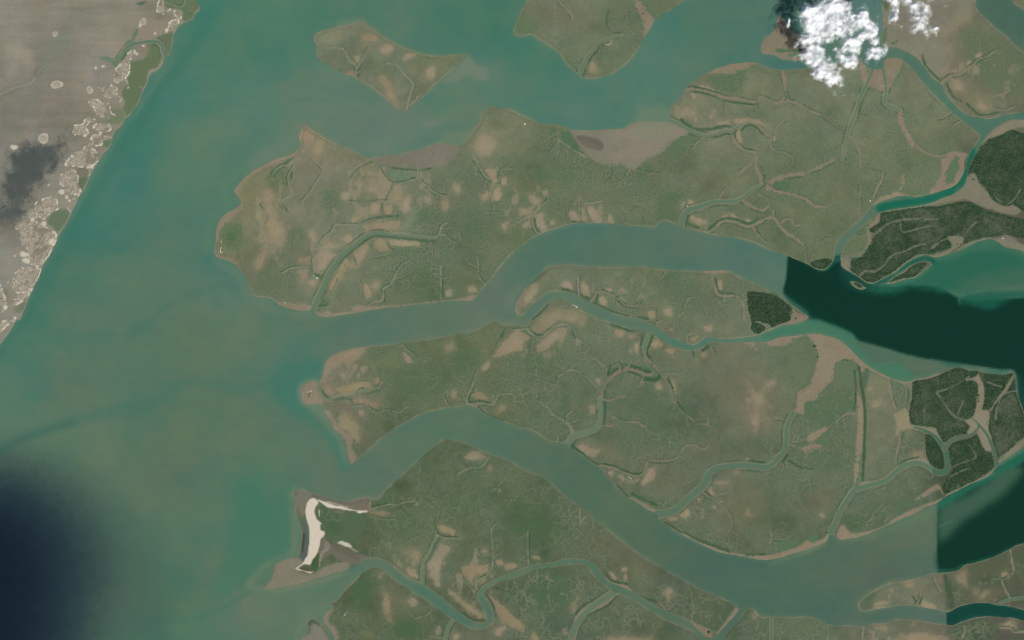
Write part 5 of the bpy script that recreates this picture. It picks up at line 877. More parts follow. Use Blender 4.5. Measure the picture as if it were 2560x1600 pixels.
# ------------------------------------------------------------------ water colours
WP = [(520,60,68,122,100),(620,130,68,120,98),(700,30,72,124,100),(640,250,78,124,106),(420,250,70,122,104),(330,330,64,120,100),(560,330,84,122,100),(230,520,64,120,102),(300,480,70,120,104),(480,440,88,124,98),(430,600,80,118,98),(560,560,72,120,102),(300,680,76,118,98),(140,700,66,116,96),(420,760,84,118,96),(560,720,84,120,102),
 (240,800,78,116,98),(80,850,66,118,98),(330,880,86,118,94),(480,850,88,116,90),(620,860,88,118,94),(40,960,78,120,98),(160,960,88,116,94),(300,1000,88,118,94),(450,1060,88,116,90),(560,1010,88,116,90),(560,1130,88,116,92),(650,1060,88,116,92),(440,1180,88,112,90),(520,1270,82,116,92),(600,1300,72,118,94),(560,1420,90,116,92),(450,1480,74,114,90),(640,1200,70,118,94),(660,1320,74,116,94),(600,1530,92,118,96),(480,1570,74,118,94),(700,1460,90,118,94),(380,1540,66,104,86),
 (900,30,76,120,98),(1000,40,80,120,100),(1120,60,60,118,96),(1230,80,60,116,94),(1060,110,70,118,100),(760,60,70,120,98),(900,220,92,122,100),(820,260,94,122,104),(740,230,88,122,100),(900,310,98,120,102),(1000,290,98,120,102),(1050,330,88,122,104),(1120,240,88,124,98),(1200,180,84,122,104),(1180,300,98,122,98),(960,370,94,124,106),(1250,230,80,122,102),
 (1310,150,66,120,98),(1380,180,66,118,96),(1360,230,80,122,100),(1500,210,80,122,102),(1370,270,76,122,102),(1500,250,76,120,102),(1440,300,84,122,106),(1600,240,78,122,102),(1650,130,78,122,104),(1750,60,76,118,96),(1830,40,74,116,98),(1800,130,76,118,98),(1880,160,76,118,100),(1950,150,68,112,102),(2180,150,72,112,96),(2280,130,76,114,92),(2350,230,78,116,94),(2460,300,76,114,94),(2500,50,72,104,86),(2180,60,84,120,110),
 (2430,390,64,110,90),(2380,440,40,106,82),(2150,540,84,114,92),(2080,620,80,114,92),
 (1230,740,92,112,98),(1200,780,90,114,96),(1330,640,84,114,92),(1450,580,80,116,98),(1500,640,84,112,90),(1600,600,82,114,94),(1700,620,82,112,94),(1800,640,78,114,98),(1880,680,76,112,98),(1940,660,82,116,98),
 (800,800,86,116,92),(1000,800,86,114,96),(1100,790,84,114,92),(900,830,84,114,96),(1200,800,88,116,98),(760,840,84,118,98),(740,880,80,118,98),
 (720,960,70,118,100),(760,1080,84,116,94),(900,1150,86,114,92),(1000,1090,84,114,92),(1100,1050,82,114,90),(960,1200,90,112,92),(800,1220,84,114,94),(1250,1090,78,112,90),(1350,1110,78,108,86),(1450,1170,76,106,84),(1480,1250,74,106,84),(1600,1350,74,104,82),(1750,1420,74,102,84),(1900,1420,74,104,86),(1980,1400,72,106,86),(2100,1380,74,104,86),(2200,1330,78,108,86),(2280,1280,82,110,88),(2200,1430,80,102,84),(2050,1470,76,104,84),(2100,1530,72,104,88),(2300,1535,76,106,90),(1860,1560,70,104,84),
 (1300,760,84,116,94),(1400,740,84,118,96),(1500,790,84,116,96),(1650,850,80,116,94),(1800,850,80,118,96),(1900,845,74,120,96),
 (760,1430,90,120,96),(900,1440,84,116,94),(860,1410,82,116,92),(1000,1420,84,114,94),(1150,1530,76,112,92),(1230,1560,76,110,88),(1220,1470,78,114,90),(1300,1440,80,110,86),(1450,1400,78,112,86),(1520,1460,82,110,86),(1650,1530,76,108,86),(1740,1590,74,108,86)]
water_cv = Canvas(0)
water_cv.a = idw(WP, 3.0, 40.0)
Wt = water_cv.a
NR = fbm(90, 12, 3, 1.0, 1.0)
drift = np.roll(N60, 137, 0) * 2.2 + NR * 2.2 + NH * 1.0
Wt += drift[..., None] * np.array([2.0, 0.4, -0.3]) + np.array([2.5, 0.5, 1.5])
Wt += (N8 * 0.5)[..., None]
def warp(a, amp, n1, n2):
    jj_, ii_ = np.mgrid[0:NY, 0:NX]
    return a[np.clip(jj_ + (amp * n1).astype(int), 0, NY - 1), np.clip(ii_ + (amp * n2).astype(int), 0, NX - 1)]
SW = warp(fbm(110, 61, 4, 1.6, 0.6), 34, np.roll(N160, 90, 1), N160)
SW = warp(SW, 14, N60, np.roll(N60, 77, 0))
Wt += SW[..., None] * np.array([5.5, 1.2, -0.6])
WL = water_cv
def wpoly(col, al, bl, s, rag=0.3): return WL.poly(s, col, al, bl, rag)
def wline(col, al, w, bl, s): return WL.line(s, w, col, al, bl)
# teal deeper currents
wline((60,116,98), .7, 26, 14, "@00 1900,300 1700,620 1560,760 1440,960 1340,1150 1200,1300 1080,1512 @01 900,300 820,440 720,620 600,850 500,1020 430,1180 340,1330 230,1512")
wline((112,130,108), .45, 6, 6, "@00 1640,560 1560,690 1480,760 1440,850 1360,940 1300,1060 1180,1180 1060,1350 990,1480 @01 880,150 800,320 700,500 620,640 540,760 450,920 390,1050")
wpoly((62,118,100), .7, 14, "@12 250,400 370,385 500,400 620,410 600,560 560,590 480,560 430,620 410,700 480,830 600,950 700,1050 790,1150 850,1300 870,1370 820,1440 760,1330 680,1150 560,1030 350,900 200,750 180,560")
wline((66,114,98), .5, 18, 12, "@12 360,480 300,540 150,590 0,625 @02 2280,660 2080,615 1900,590 1760,600 1620,690 1480,760 1300,810 1120,850 900,900 720,950 500,1020 320,1070 200,1110 60,1200 -60,1290")
wline((66,114,98), .4, 12, 10, "@01 2419,1160 2200,1180 2050,1180 1900,1240 1700,1310 1580,1380 1480,1460 1350,1580 1200,1680")
wline((60,112,94), .5, 14, 12, "@01 300,1400 200,1550 60,1700 -100,1850")
wpoly((66,118,94), .7, 16, "@02 2220,1500 2320,1540 2419,1480 @13 100,200 300,40 380,60 340,180 330,400 380,640 340,700 180,760 60,900 -200,1060 -420,1150 -330,800 -200,300")
wline((62,116,94), .5, 10, 8, "@13 20,1000 -180,1130 -420,1260 -700,1350")
# shoals
wpoly((112,128,108), .85, 5, "@10 1990,515 2080,600 2190,660 2195,740 2100,760 2000,720 1880,780 1760,770 1900,640")
wpoly((106,130,106), .6, 10, "@10 760,245 830,170 900,180 960,160 1040,200 1060,240 1000,250 900,275")
wpoly((104,128,108), .6, 9, "@10 540,560 640,640 780,700 900,735 840,760 700,700 580,640")
wpoly((106,128,104), .75, 13, "@20 1060,1220 1110,1180 1180,1100 1190,990 1260,975 1310,1005 1480,1020 1510,1160 1300,1180")
wpoly((128,126,102), .5, 8, "@20 2350,480 2380,350 2440,340 2440,500")
wpoly((106,126,100), .7, 8, "@10 1400,1440 1700,1340 1800,1260 2000,1240 2060,1200 2000,1330 1900,1390 1600,1420")
wpoly((120,126,108), .5, 6, "@10 1560,1170 1800,1120 1820,1140 1620,1210")
wpoly((104,126,106), .6, 10, "@10 380,1130 440,1160 420,1280 300,1420 200,1480 100,1560 -60,1620 -60,1500 100,1380 330,1300")
wpoly((92,126,98), .6, 10, "@01 2419,60 2300,140 2190,220 2150,330 2240,410 2150,470 2060,540 2010,640 2000,800 1990,880 1920,860 1960,620 2040,500 2110,420 2060,320 2120,180 2300,60")
wpoly((100,124,102), .6, 10, "@01 2000,880 2060,950 2200,990 2300,1100 2380,1270 2419,1330 2419,1260 @11 80,1300 200,1390 300,1430 560,1450 500,1510 300,1480 0,1400 @01 2300,1300 2200,1100 2050,1000")
wpoly((108,130,106), .7, 6, "@12 400,640 460,580 560,540 600,600 650,780 600,830 470,820 400,760")
wpoly((104,128,104), .6, 9, "@12 520,780 640,850 760,1040 840,1180 880,1370 830,1330 760,1130 640,970 520,860")
wpoly((108,124,98), .7, 9, "@13 -60,1040 40,900 120,820 200,740 380,700 400,500 340,200 400,60 310,120 330,300 330,560 300,680 180,720 60,800 -40,900 -100,1000")
wpoly((112,124,98), .8, 8, "@13 60,1000 300,1000 640,920 870,850 860,890 640,970 300,1040 80,1050 -40,1020")
wpoly((104,124,98), .6, 8, "@13 430,1240 600,1180 700,1160 640,1280 540,1300 460,1400 400,1512 340,1512 400,1380")
wpoly((96,120,96), .6, 10, "@13 1000,900 900,1000 740,1130 640,1180 500,1230 300,1290 500,1180 800,1000 900,900")
wpoly((102,124,98), .6, 5, "@10 150,1512 300,1420 440,1360 420,1450 300,1512")
wpoly((110,126,100), .6, 4, "@23 650,-60 700,0")
wpoly((104,124,96), .6, 6, "@33 0,790 200,725 380,640 540,575 560,600 420,680 200,750 0,810")
wpoly((96,122,92), .6, 7, "@33 640,590 760,580 1000,510 1250,400 1600,240 1610,290 1300,440 1000,540 760,600")
wpoly((100,120,96), .55, 5, "@33 1040,1010 1160,960 1280,940 1240,960 1100,1000")
wpoly((108,120,100), .6, 5, "@21 -60,1240 30,1200 120,1160 60,1300 0,1400 -60,1420")
wpoly((102,118,94), .6, 6, "@22 -120,30 60,85 150,80 180,0 @21 200,1480 100,1512 60,1490")
# inlet under the cloud
wpoly((72,112,102), .8, 4, "@30 870,540 900,600 1000,650 1090,640 1110,545 1000,560")
# dark south-west corner of the sea, navy at its core
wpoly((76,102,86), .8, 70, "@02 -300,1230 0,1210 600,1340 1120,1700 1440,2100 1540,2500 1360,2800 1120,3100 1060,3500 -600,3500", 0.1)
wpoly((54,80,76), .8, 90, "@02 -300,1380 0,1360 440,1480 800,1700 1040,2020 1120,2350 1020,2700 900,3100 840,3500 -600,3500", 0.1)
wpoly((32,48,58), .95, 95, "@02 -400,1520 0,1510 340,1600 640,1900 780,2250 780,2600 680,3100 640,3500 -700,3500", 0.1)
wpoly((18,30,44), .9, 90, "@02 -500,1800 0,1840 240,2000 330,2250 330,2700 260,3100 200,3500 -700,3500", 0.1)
wline((54,98,88), .45, 16, 12, "@02 700,960 460,1040 300,1090 180,1130 60,1200 -60,1280")
# deep eastern channel with its straight western edge
DEEP = (13,52,41)
dw, dcov = wpoly(DEEP, 1.0, 3.0, "@31 190,905 240,925 400,990 470,1035 560,1035 622,950 640,908 690,900 690,960 700,1010 870,1115 980,1175 1070,1190 1300,1180 1600,1200 1800,1300 2000,1330 2419,1300 2800,1300 2800,2300 @32 2419,900 2340,500 2200,470 1950,430 1600,385 1450,362 1280,322 1100,266 850,200 805,140 700,92 560,32 450,2 @31 400,1490 350,1420 200,1310 140,1245 165,1150 180,1000", 0.0)
wpoly((24,84,68), .55, 14, "@31 680,1010 870,1120 960,1180 880,1225 760,1180 690,1090")
wpoly((26,92,74), .8, 5, "@32 430,-10 560,30 700,90 815,140 840,190 700,150 500,50 350,0 @31 300,1400 400,1470 420,1512 320,1460")
wpoly((20,78,62), .6, 8, "@31 180,1270 320,1380 460,1512 380,1512 200,1350")
wpoly((34,100,78), .85, 14, "@31 900,1240 990,1190 1200,1150 1380,1120 1500,1030 1560,940 1660,910 1760,870 1870,825 1960,780 2060,750 2130,750 2200,800 2270,835 2419,870 2800,1000 2800,1230 2419,1200 2100,1190 1850,1260 1650,1240 1400,1200 1150,1250")
wpoly((62,112,88), .75, 9, "@31 1600,930 1760,880 1870,835 1960,790 2060,760 2130,765 2200,815 2270,850 2419,885 2800,1000 2800,1060 2419,930 2240,870 2100,850 1950,870 1800,910 1680,950")
wpoly((66,106,84), .75, 20, "@31 1800,1180 2000,1100 2200,1050 2419,1000 2800,1050 2800,1250 2419,1225 2100,1235 1900,1255 1820,1300")
wpoly((92,110,86), .6, 8, "@31 2050,1215 2250,1200 2419,1185 2800,1170 2800,1250 2419,1228 2200,1235")
wpoly((26,92,72), .8, 10, "@31 1810,1300 1900,1262 2050,1245 2419,1238 2800,1250 2800,1310 2419,1300 2280,1320 2120,1400 1960,1390 1840,1360")
wline((66,118,96), .8, 3, 2.5, "@31 2700,1200 2419,1218 2200,1228 2020,1235 1900,1258 1830,1290 1800,1330 1815,1360")
wpoly((44,110,86), .7, 3, "@31 1040,1185 1200,1165 1300,1130 1400,1110 1500,1040 1560,985 1540,1030 1430,1110 1300,1180 1150,1200")
wpoly((26,86,70), .9, 3, "@31 980,1180 1060,1140 1200,1070 1300,985 1400,925 1480,900 1580,930 1560,985 1500,955 1430,962 1340,1000 1200,1095 1080,1165")
wline((24,104,80), 1.0, 15, 4, "@31 1048,458 1150,425 1300,405 1450,385 1600,350 1720,295 1810,220 1870,130 1905,20 1940,-100")
wpoly((24,104,80), .95, 1.5, "@31 1042,425 1180,395 1400,362 1560,330 1740,265 1840,170 1890,60 1930,0 1890,150 1800,290 1650,360 1440,430 1200,465 1060,492 1042,500")
wpoly((78,114,96), .6, 4, "@31 1780,260 1880,250 1860,290 1760,330")
wpoly((24,88,72), .9, 4, "@31 630,905 690,905 690,960 640,975 560,1035 470,1040 570,1000 620,960")
wpoly((90,116,94), .5, 6, "@31 -60,1080 100,1180 150,1270 60,1250 0,1240 -200,1200")
# shelf north of the eastern forest
wpoly((66,118,92), .95, 6, "@32 -60,130 20,70 120,45 300,15 430,0 560,32 700,92 805,140 850,205 960,285 1010,400 1150,520 1350,575 1400,545 1200,560 1000,470 700,200 400,130 0,195")
wpoly((78,108,86), .95, 5, "@32 850,205 1100,268 1280,325 1450,365 1500,385 1600,382 1750,450 1620,485 1500,525 1400,550 1340,580 1200,555 1050,440 960,380 880,280")
wpoly((66,120,92), .85, 7, "@32 920,400 1000,430 1100,415 1220,400 1320,470 1380,555 1300,572 1180,550 1050,480")
wline((84,128,104), .7, 3, 2.5, "@32 1000,450 1080,420 1200,396")
wpoly((96,112,92), .5, 8, "@32 1300,400 1500,400 1700,450 1560,480 1400,480")
wpoly((24,84,70), .6, 6, "@32 1450,370 1600,390 1750,440 1900,450 2000,480 1900,430 1700,395")
wpoly((34,104,86), .6, 5, "@32 2050,490 2200,480 2260,450 2230,500 2100,512")
wpoly((26,70,62), .7, 6, "@32 2340,510 2375,740 2440,920 2500,1000 2460,800 2400,560")
# deep water beyond the straight edge in the south east
wpoly((12,52,40), 1.0, 1.6, "@33 1612,150 1700,120 2000,-20 2500,-300 2900,-500 2900,500 2419,610 2100,760 1860,830 1740,870 1612,890", 0.0)
wpoly((64,98,78), .9, 16, "@33 1614,250 1800,170 2000,60 2200,-120 2419,-120 2300,60 2150,200 1950,320 1760,470 1614,600", 0.1)
wpoly((34,108,84), .85, 6, "@33 1614,160 1680,150 1850,60 2000,-10 2500,-330 2500,-230 2100,0 1850,140 1700,230 1614,290")
wline((78,122,100), .7, 3, 2.5, "@33 1618,440 1680,410 1740,392")
wpoly((12,52,40), .9, 12, "@33 1614,660 1720,600 1800,640 1760,830 1614,840",0)
wpoly((30,96,76), .6, 4, "@33 1614,840 1740,835 1860,790 2080,728 2290,640 2419,580 2419,610 2290,665 2080,755 1860,815 1740,865 1614,880")
wpoly((16,66,56), 1.0, 1.4, "@33 1692,1230 1740,1210 1830,1180 1960,1155 2100,1160 2419,1225 2900,1320 2900,1430 2419,1340 2200,1305 2040,1295 1900,1320 1750,1380 1692,1380", 0.0)
wpoly((34,96,80), .6, 3, "@33 1692,1370 1760,1355 1900,1305 2040,1285 2200,1292 2419,1325 2200,1305 2040,1295 1900,1320")
# creek water
for (s, w0, w1, col, lb), (win, d) in zip(WCREEK, creek_w):
    m = np.clip(1 - (d - 2) / 5.0, 0, 1) * sstep(0.5, 0.95, land0[win[2]:win[3], win[0]:win[1]])
    WL.mix(win, m, np.array(col) * 0.55 + np.array([100, 118, 94]) * 0.45 if s[1:3] != '32' else col)
# shallows brighten gently towards the shore
lum = Wt.mean(axis=2, keepdims=True)
near = np.clip(blur(land0, 9.0) * 2.0, 0, 1) * (1 - sstep(0.6, 1.0, blur(creek, 3))) * np.clip(0.55 + 0.7 * N60 + 0.3 * N20, 0, 1)
Wt += (near * 0.55)[..., None] * (np.array([116, 128, 102]) - Wt) * np.clip(lum / 95.0, 0.25, 1) * 0.8

# hazy look mixed into the colours: land and lighter water pulled towards grey
def mute(a, f):
    l_ = a @ np.array([0.3, 0.59, 0.11], np.float32)
    k_ = (1 - f * sstep(55, 85, l_))[..., None]
    return l_[..., None] + (a - l_[..., None]) * k_
A = mute(A, 0.10) * 1.025; Wt = mute(Wt, 0.08)

# ------------------------------------------------------------------ heights (metres above the water)
shore = (c - 0.5) * 2.2
h = np.where(c < 0.5, shore, np.minimum(shore, 0.7))
h += sstep(0.75, 1.0, c6) * 0.5 + sstep(0.8, 1.0, c14) * 0.4
inl = sstep(0.6, 0.98, c)
h += inl * (N60 * 0.25 + N20 * 0.12)
h += inl * (hedge_h * 2.6 * (1 + 0.4 * N4) + gully * -0.25 - np.clip(mud_any, 0, 1) * 0.35)
h += inl * forest * (1 - mud) * (fdens * 2.2 + 0.4)
h += inl * green * np.clip(N8 * 0.35 + N4 * 0.35, -0.4, 0.8) * (1 - mud) * (1 - pan_w)
h += inl * dune_h * (1.0 + 0.4 * N8)
h = h.astype(np.float32)

# ------------------------------------------------------------------ materials
def nt_material(name):
    m = bpy.data.materials.new(name)
    m.use_nodes = True
    nt = m.node_tree
    nt.nodes.clear()
    out = nt.nodes.new("ShaderNodeOutputMaterial")
    return m, nt, out

def ground_material(name, rough, spec, amount, scale, bump):
    m, nt, out = nt_material(name)
    b = nt.nodes.new("ShaderNodeBsdfPrincipled")
    a = nt.nodes.new("ShaderNodeAttribute"); a.attribute_name = "albedo"
    g = nt.nodes.new("ShaderNodeNewGeometry")
    n = nt.nodes.new("ShaderNodeTexNoise"); n.inputs["Scale"].default_value = scale; n.inputs["Detail"].default_value = 4
    nt.links.new(g.outputs["Position"], n.inputs["Vector"])
    mr = nt.nodes.new("ShaderNodeMapRange")
    mr.inputs["From Min"].default_value = 0.25; mr.inputs["From Max"].default_value = 0.75
    mr.inputs["To Min"].default_value = 1 - amount; mr.inputs["To Max"].default_value = 1 + amount
    nt.links.new(n.outputs["Fac"], mr.inputs["Value"])
    mul = nt.nodes.new("ShaderNodeVectorMath"); mul.operation = 'SCALE'
    nt.links.new(a.outputs["Color"], mul.inputs[0]); nt.links.new(mr.outputs["Result"], mul.inputs["Scale"])
    nt.links.new(mul.outputs["Vector"], b.inputs["Base Color"])
    b.inputs["Roughness"].default_value = rough
    b.inputs["Specular IOR Level"].default_value = spec
    if bump:
        bp = nt.nodes.new("ShaderNodeBump"); bp.inputs["Distance"].default_value = bump; bp.inputs["Strength"].default_value = 0.6
        nt.links.new(n.outputs["Fac"], bp.inputs["Height"]); nt.links.new(bp.outputs["Normal"], b.inputs["Normal"])
    nt.links.new(b.outputs["BSDF"], out.inputs["Surface"])
    return m

M_LAND = ground_material("marsh_ground", 0.95, 0.05, 0.09, 0.05, 0.6)
M_WATER = ground_material("turbid_water", 0.55, 0.02, 0.02, 0.006, 0)

def flat_material(name, rgb, rough=0.9, var=0.15, scale=0.2):
    m, nt, out = nt_material(name)
    b = nt.nodes.new("ShaderNodeBsdfPrincipled")
    n = nt.nodes.new("ShaderNodeTexNoise"); n.inputs["Scale"].default_value = scale; n.inputs["Detail"].default_value = 3
    g = nt.nodes.new("ShaderNodeNewGeometry")
    nt.links.new(g.outputs["Position"], n.inputs["Vector"])
    r = nt.nodes.new("ShaderNodeValToRGB")
    r.color_ramp.elements[0].position = 0.3; r.color_ramp.elements[1].position = 0.7
    r.color_ramp.elements[0].color = tuple(v * (1 - var) for v in rgb) + (1,)
    r.color_ramp.elements[1].color = tuple(v * (1 + var) for v in rgb) + (1,)
    nt.links.new(n.outputs["Fac"], r.inputs["Fac"]); nt.links.new(r.outputs["Color"], b.inputs["Base Color"])
    b.inputs["Roughness"].default_value = rough
    b.inputs["Specular IOR Level"].default_value = 0.2
    nt.links.new(b.outputs["BSDF"], out.inputs["Surface"])
    return m

# ------------------------------------------------------------------ grids to meshes
PAD = 70                                     # mirrored margin outside the frame
def padded(a):
    w = [(PAD, PAD), (PAD, PAD)] + [(0, 0)] * (a.ndim - 2)
    return np.pad(a, w, mode='reflect')
def world(px, py):
    return (np.asarray(px) - W_FULL / 2) * M_PX, (H_FULL / 2 - np.asarray(py)) * M_PX

def make_mesh(name, co, quads, colr, mat, parent=None, smoothed=True):
    me = bpy.data.meshes.new(name)
    nv, nf = len(co), len(quads)
    k = quads.shape[1]
    me.vertices.add(nv)
    me.vertices.foreach_set("co", np.ascontiguousarray(co, np.float32).ravel())
    me.loops.add(nf * k)
    me.loops.foreach_set("vertex_index", np.ascontiguousarray(quads, np.int32).ravel())
    me.polygons.add(nf)
    me.polygons.foreach_set("loop_start", np.arange(0, nf * k, k, dtype=np.int32))
    me.polygons.foreach_set("use_smooth", np.full(nf, smoothed))
    if colr is not None:
        at = me.attributes.new("albedo", 'FLOAT_COLOR', 'POINT')
        rgba = np.ones((nv, 4), np.float32); rgba[:, :3] = colr
        at.data.foreach_set("color", rgba.ravel())
    me.update()
    me.materials.append(mat)
    o = bpy.data.objects.new(name, me)
    COL.objects.link(o)
    if parent is not None:
        o.parent = parent
    return o

def grid_objects(label, Z, rgb, xs, ys, mat, namer):
    """one mesh object per label value; label holds one int per grid cell, -1 = nothing"""
    ny, nx = Z.shape
    WX, WY = world(xs, ys)
    lab = label.ravel()
    order = np.argsort(lab, kind='stable')
    sl = lab[order]
    cuts = np.flatnonzero(np.diff(sl)) + 1
    made = {}
    for grp in np.split(order, cuts):
        v = lab[grp[0]]
        if v < 0:
            continue
        j, i = np.divmod(grp, nx - 1)
        a = j * nx + i
        q = np.stack([a + nx, a + nx + 1, a + 1, a], 1)       # rows run southwards: this winding faces up
        used, inv = np.unique(q.ravel(), return_inverse=True)
        vj, vi = np.divmod(used, nx)
        co = np.stack([WX[vi], WY[vj], Z[vj, vi]], 1)
        made[int(v)] = namer(int(v), co, inv.reshape(-1, 4), rgb[vj, vi], mat)
    return made

def tag(o, label=None, cat=None, group=None, kind=None):
    if label: o["label"] = label
    if cat: o["category"] = cat
    if group: o["group"] = group
    if kind: o["kind"] = kind
    return o

# ---- land
Hp = padded(h); Cp = padded(c); Op = padded(owner); Pp = padded(part)
Ap = (lin(np.clip(padded(A), 0, 255)) / GAIN).astype(np.float32)
XS = X0 + CELL * (np.arange(NX + 2 * PAD) - PAD)
YS = Y0 + CELL * (np.arange(NY + 2 * PAD) - PAD)
q4 = lambda a, f: f(f(a[:-1, :-1], a[1:, :-1]), f(a[:-1, 1:], a[1:, 1:]))
cmax = q4(Cp, np.maximum)
lab_o = Op[:-1, :-1].astype(np.int32)
lab_o = np.where(lab_o < 0, q4(Op.astype(np.int32), np.maximum), lab_o)
lab_p = Pp[:-1, :-1].astype(np.int32)
cmin = q4(Cp, np.minimum)
lab_p = np.where(cmin < 0.3, 0, lab_p)
key = np.where((cmax > 0.12) & (lab_o >= 0), lab_o * 4096 + lab_p, -1)
# drop slivers of a part that spill over to a neighbouring island
vals, cnt = np.unique(key, return_counts=True)
tiny = vals[(cnt < 14) & (vals % 4096 > 0) & (vals >= 0)]
key = np.where(np.isin(key, tiny), (key // 4096) * 4096, key)
roots = {}
def land_namer(v, co, q, colr, mat):
    k, p = divmod(v, 4096)
    if p == 0:
        o = make_mesh(LAND[k][0], co, q, colr, mat)
        tag(o, LAND[k][1], None, None, "structure")
        roots[k] = o
        return o
    if k not in roots:
        return None
    return make_mesh(PART_NAMES[p], co, q, colr, mat, roots[k])
grid_objects(key, Hp, Ap, XS, YS, M_LAND, land_namer)

# ---- water: sea, rivers, creeks share one level sheet, split along grid lines
STEP = 2
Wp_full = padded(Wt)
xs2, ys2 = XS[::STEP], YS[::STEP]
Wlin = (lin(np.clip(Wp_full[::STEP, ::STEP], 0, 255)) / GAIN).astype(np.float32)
ny2, nx2 = Wlin.shape[:2]
wl = np.zeros((NY, NX), np.int32)
RIVERS = [("wide grey green river bending between the largest island and the curved island", "@11 600,1440 760,1480 1900,1400 2300,1100 2419,1000 @21 0,800 400,560 1200,560 1500,520 2000,700 @31 60,850 160,960 140,1270 -60,1200 @21 1900,1100 1000,1060 400,1060 100,1380 0,1512 @12 2200,80 1400,300 700,400 @11 560,1900"),
          ("broad lower river curving from the bay to the straight dark water edge", "@12 1000,1512 900,1350 1100,1150 1600,820 2000,780 2419,900 @22 600,1200 900,1460 @23 1300,230 2000,640 @33 0,690 600,500 1610,140 1612,900 900,1200 900,1260 0,1300 @23 2100,1250 1500,920 600,220 @22 100,1512 @12 1800,1180 1300,1600 1000,1700"),
          ("dark green deep estuary water at the right behind the straight edge", "@31 190,900 700,880 1000,1120 1900,720 2800,700 2800,2000 @32 2300,540 900,500 300,60 @31 380,1480 130,1260"),
          ("dark green deep water in the south east corner of the estuary", "@33 1612,150 1700,120 2000,-20 @32 2100,1400 2800,1000 @33 2800,560 1860,830 1612,890"),
          ("narrow creek separating the curved island from the central island", "@21 20,1440 260,1240 500,1220 900,1400 @22 1300,10 1700,200 2200,130 @32 60,50 300,30 200,160 @22 1900,280 1600,320 1000,100 @21 500,1360 200,1520 20,1560"),
          ("winding creek behind the white sand beach and the green southern land", "@13 870,780 1080,720 1300,780 1600,960 2100,1320 2090,1040 2440,860 @23 500,720 700,740 900,900 1700,1280 1960,1490 1800,1560 1200,1200 600,830 0,960 @13 2280,1000 2300,1380 2050,1440 1400,1060 1100,860 870,900"),
          ("curved tidal channel with a turquoise heart beside the sandy tongue", "@30 1150,430 1250,440 1900,1060 2419,1040 2500,1150 2080,1300 1960,1512 @31 1850,310 1300,460 1060,520 700,880 620,900 640,760 960,440 1300,330 1700,240 1870,60 @30 1900,1450 2000,1290 1250,570 1130,560")]
for k, (lb, s) in enumerate(RIVERS):
    p = smooth(pts(s), True)
    win = window(p, 6)
    i0, i1, j0, j1 = win
    cov = raster(p, win)
    v = wl[j0:j1, i0:i1]; v[cov > 0.5] = k + 1
inside = land0 > 0.6
wl = np.where((creek_id >= 0) & inside, 100 + creek_id, wl)
wlp = padded(wl)[::STEP, ::STEP][:-1, :-1]
cl = padded(np.maximum(c, 0))
minc = cl
for dy, dx in ((0, 1), (1, 0), (0, -1), (-1, 0), (1, 1), (-1, -1), (1, -1), (-1, 1)):
    minc = np.minimum(minc, np.roll(np.roll(cl, dy, 0), dx, 1))
dry = q4(minc[::STEP, ::STEP], np.minimum) > 0.9
wkey = np.where(dry, -1, wlp)
def water_namer(v, co, q, colr, mat):
    if v == 0:
        return tag(make_mesh("sea", co, q, colr, mat), "open turbid bay water, teal to grey green, dark in the lower left", None, None, "structure")
    if v < 100:
        nm = "river" if v in (1, 2) else ("deep_water" if v in (3, 4) else "tidal_creek")
        return tag(make_mesh(nm, co, q, colr, mat), RIVERS[v - 1][0], None, None, "structure")
    return tag(make_mesh("tidal_creek", co, q, colr, mat), WCREEK[v - 100][4], None, None, "structure")
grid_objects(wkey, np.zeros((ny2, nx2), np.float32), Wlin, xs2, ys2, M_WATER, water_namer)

# ---- the estuary bed goes on far beyond the frame
bed = make_mesh("estuary_bed", np.array([[-90000, -90000, -6], [90000, -90000, -6], [90000, 90000, -6], [-90000, 90000, -6]], np.float32), np.array([[0, 1, 2, 3]]), np.array([lin((84, 116, 92)) / GAIN] * 4), M_LAND)
tag(bed, "muddy estuary bed reaching beyond the picture", None, None, "structure")

# ------------------------------------------------------------------ mangrove trees
def ground_z(px, py):
    i = np.clip(((np.asarray(px) - X0) / CELL).astype(int), 0, NX - 1); j = np.clip(((np.asarray(py) - Y0) / CELL).astype(int), 0, NY - 1)
    return h[j, i]
M_CROWN = flat_material("mangrove_leaves", tuple(lin((62, 86, 58)) / GAIN), 0.9, 0.3, 0.12)
M_TRUNK = flat_material("mangrove_bark", (0.12, 0.09, 0.07))
def crown_unit(seed, nseg=7):
    g = np.random.default_rng(seed)
    rings = [(0.0, 0.55), (0.25, 1.0), (0.65, 0.72)]
    v = []
    for z, r in rings:
        for k in range(nseg):
            a = 2 * math.pi * (k + 0.5 * (z > 0.2)) / nseg
            rr = r * g.uniform(0.72, 1.2)
            v.append((rr * math.cos(a), rr * math.sin(a), z + g.uniform(-0.08, 0.08)))
    v.append((g.uniform(-.1, .1), g.uniform(-.1, .1), 1.0))
    t = []
    for a in range(2):
        for k in range(nseg):
            p0, p1 = a * nseg + k, a * nseg + (k + 1) % nseg
            q0, q1 = p0 + nseg, p1 + nseg
            t += [(p0, p1, q0), (p1, q1, q0)]
    for k in range(nseg):
        t.append((2 * nseg + k, 2 * nseg + (k + 1) % nseg, 3 * nseg))
    return np.array(v, np.float32), np.array(t, np.int32)
units = [crown_unit(s, 6) for s in range(5)]
fr = forest * (1 - mud) * (1 - np.clip(mud_any * 1.5, 0, 1)) * sstep(0.8, 0.98, c) * fdens
jj, ii = np.nonzero(fr > 0.10)
rngt = np.random.default_rng(21)
pick = rngt.uniform(0, 1, len(jj)) < np.clip(fr[jj, ii] ** 2.0 * 0.5, 0.015, 0.5)
jj, ii = jj[pick], ii[pick]
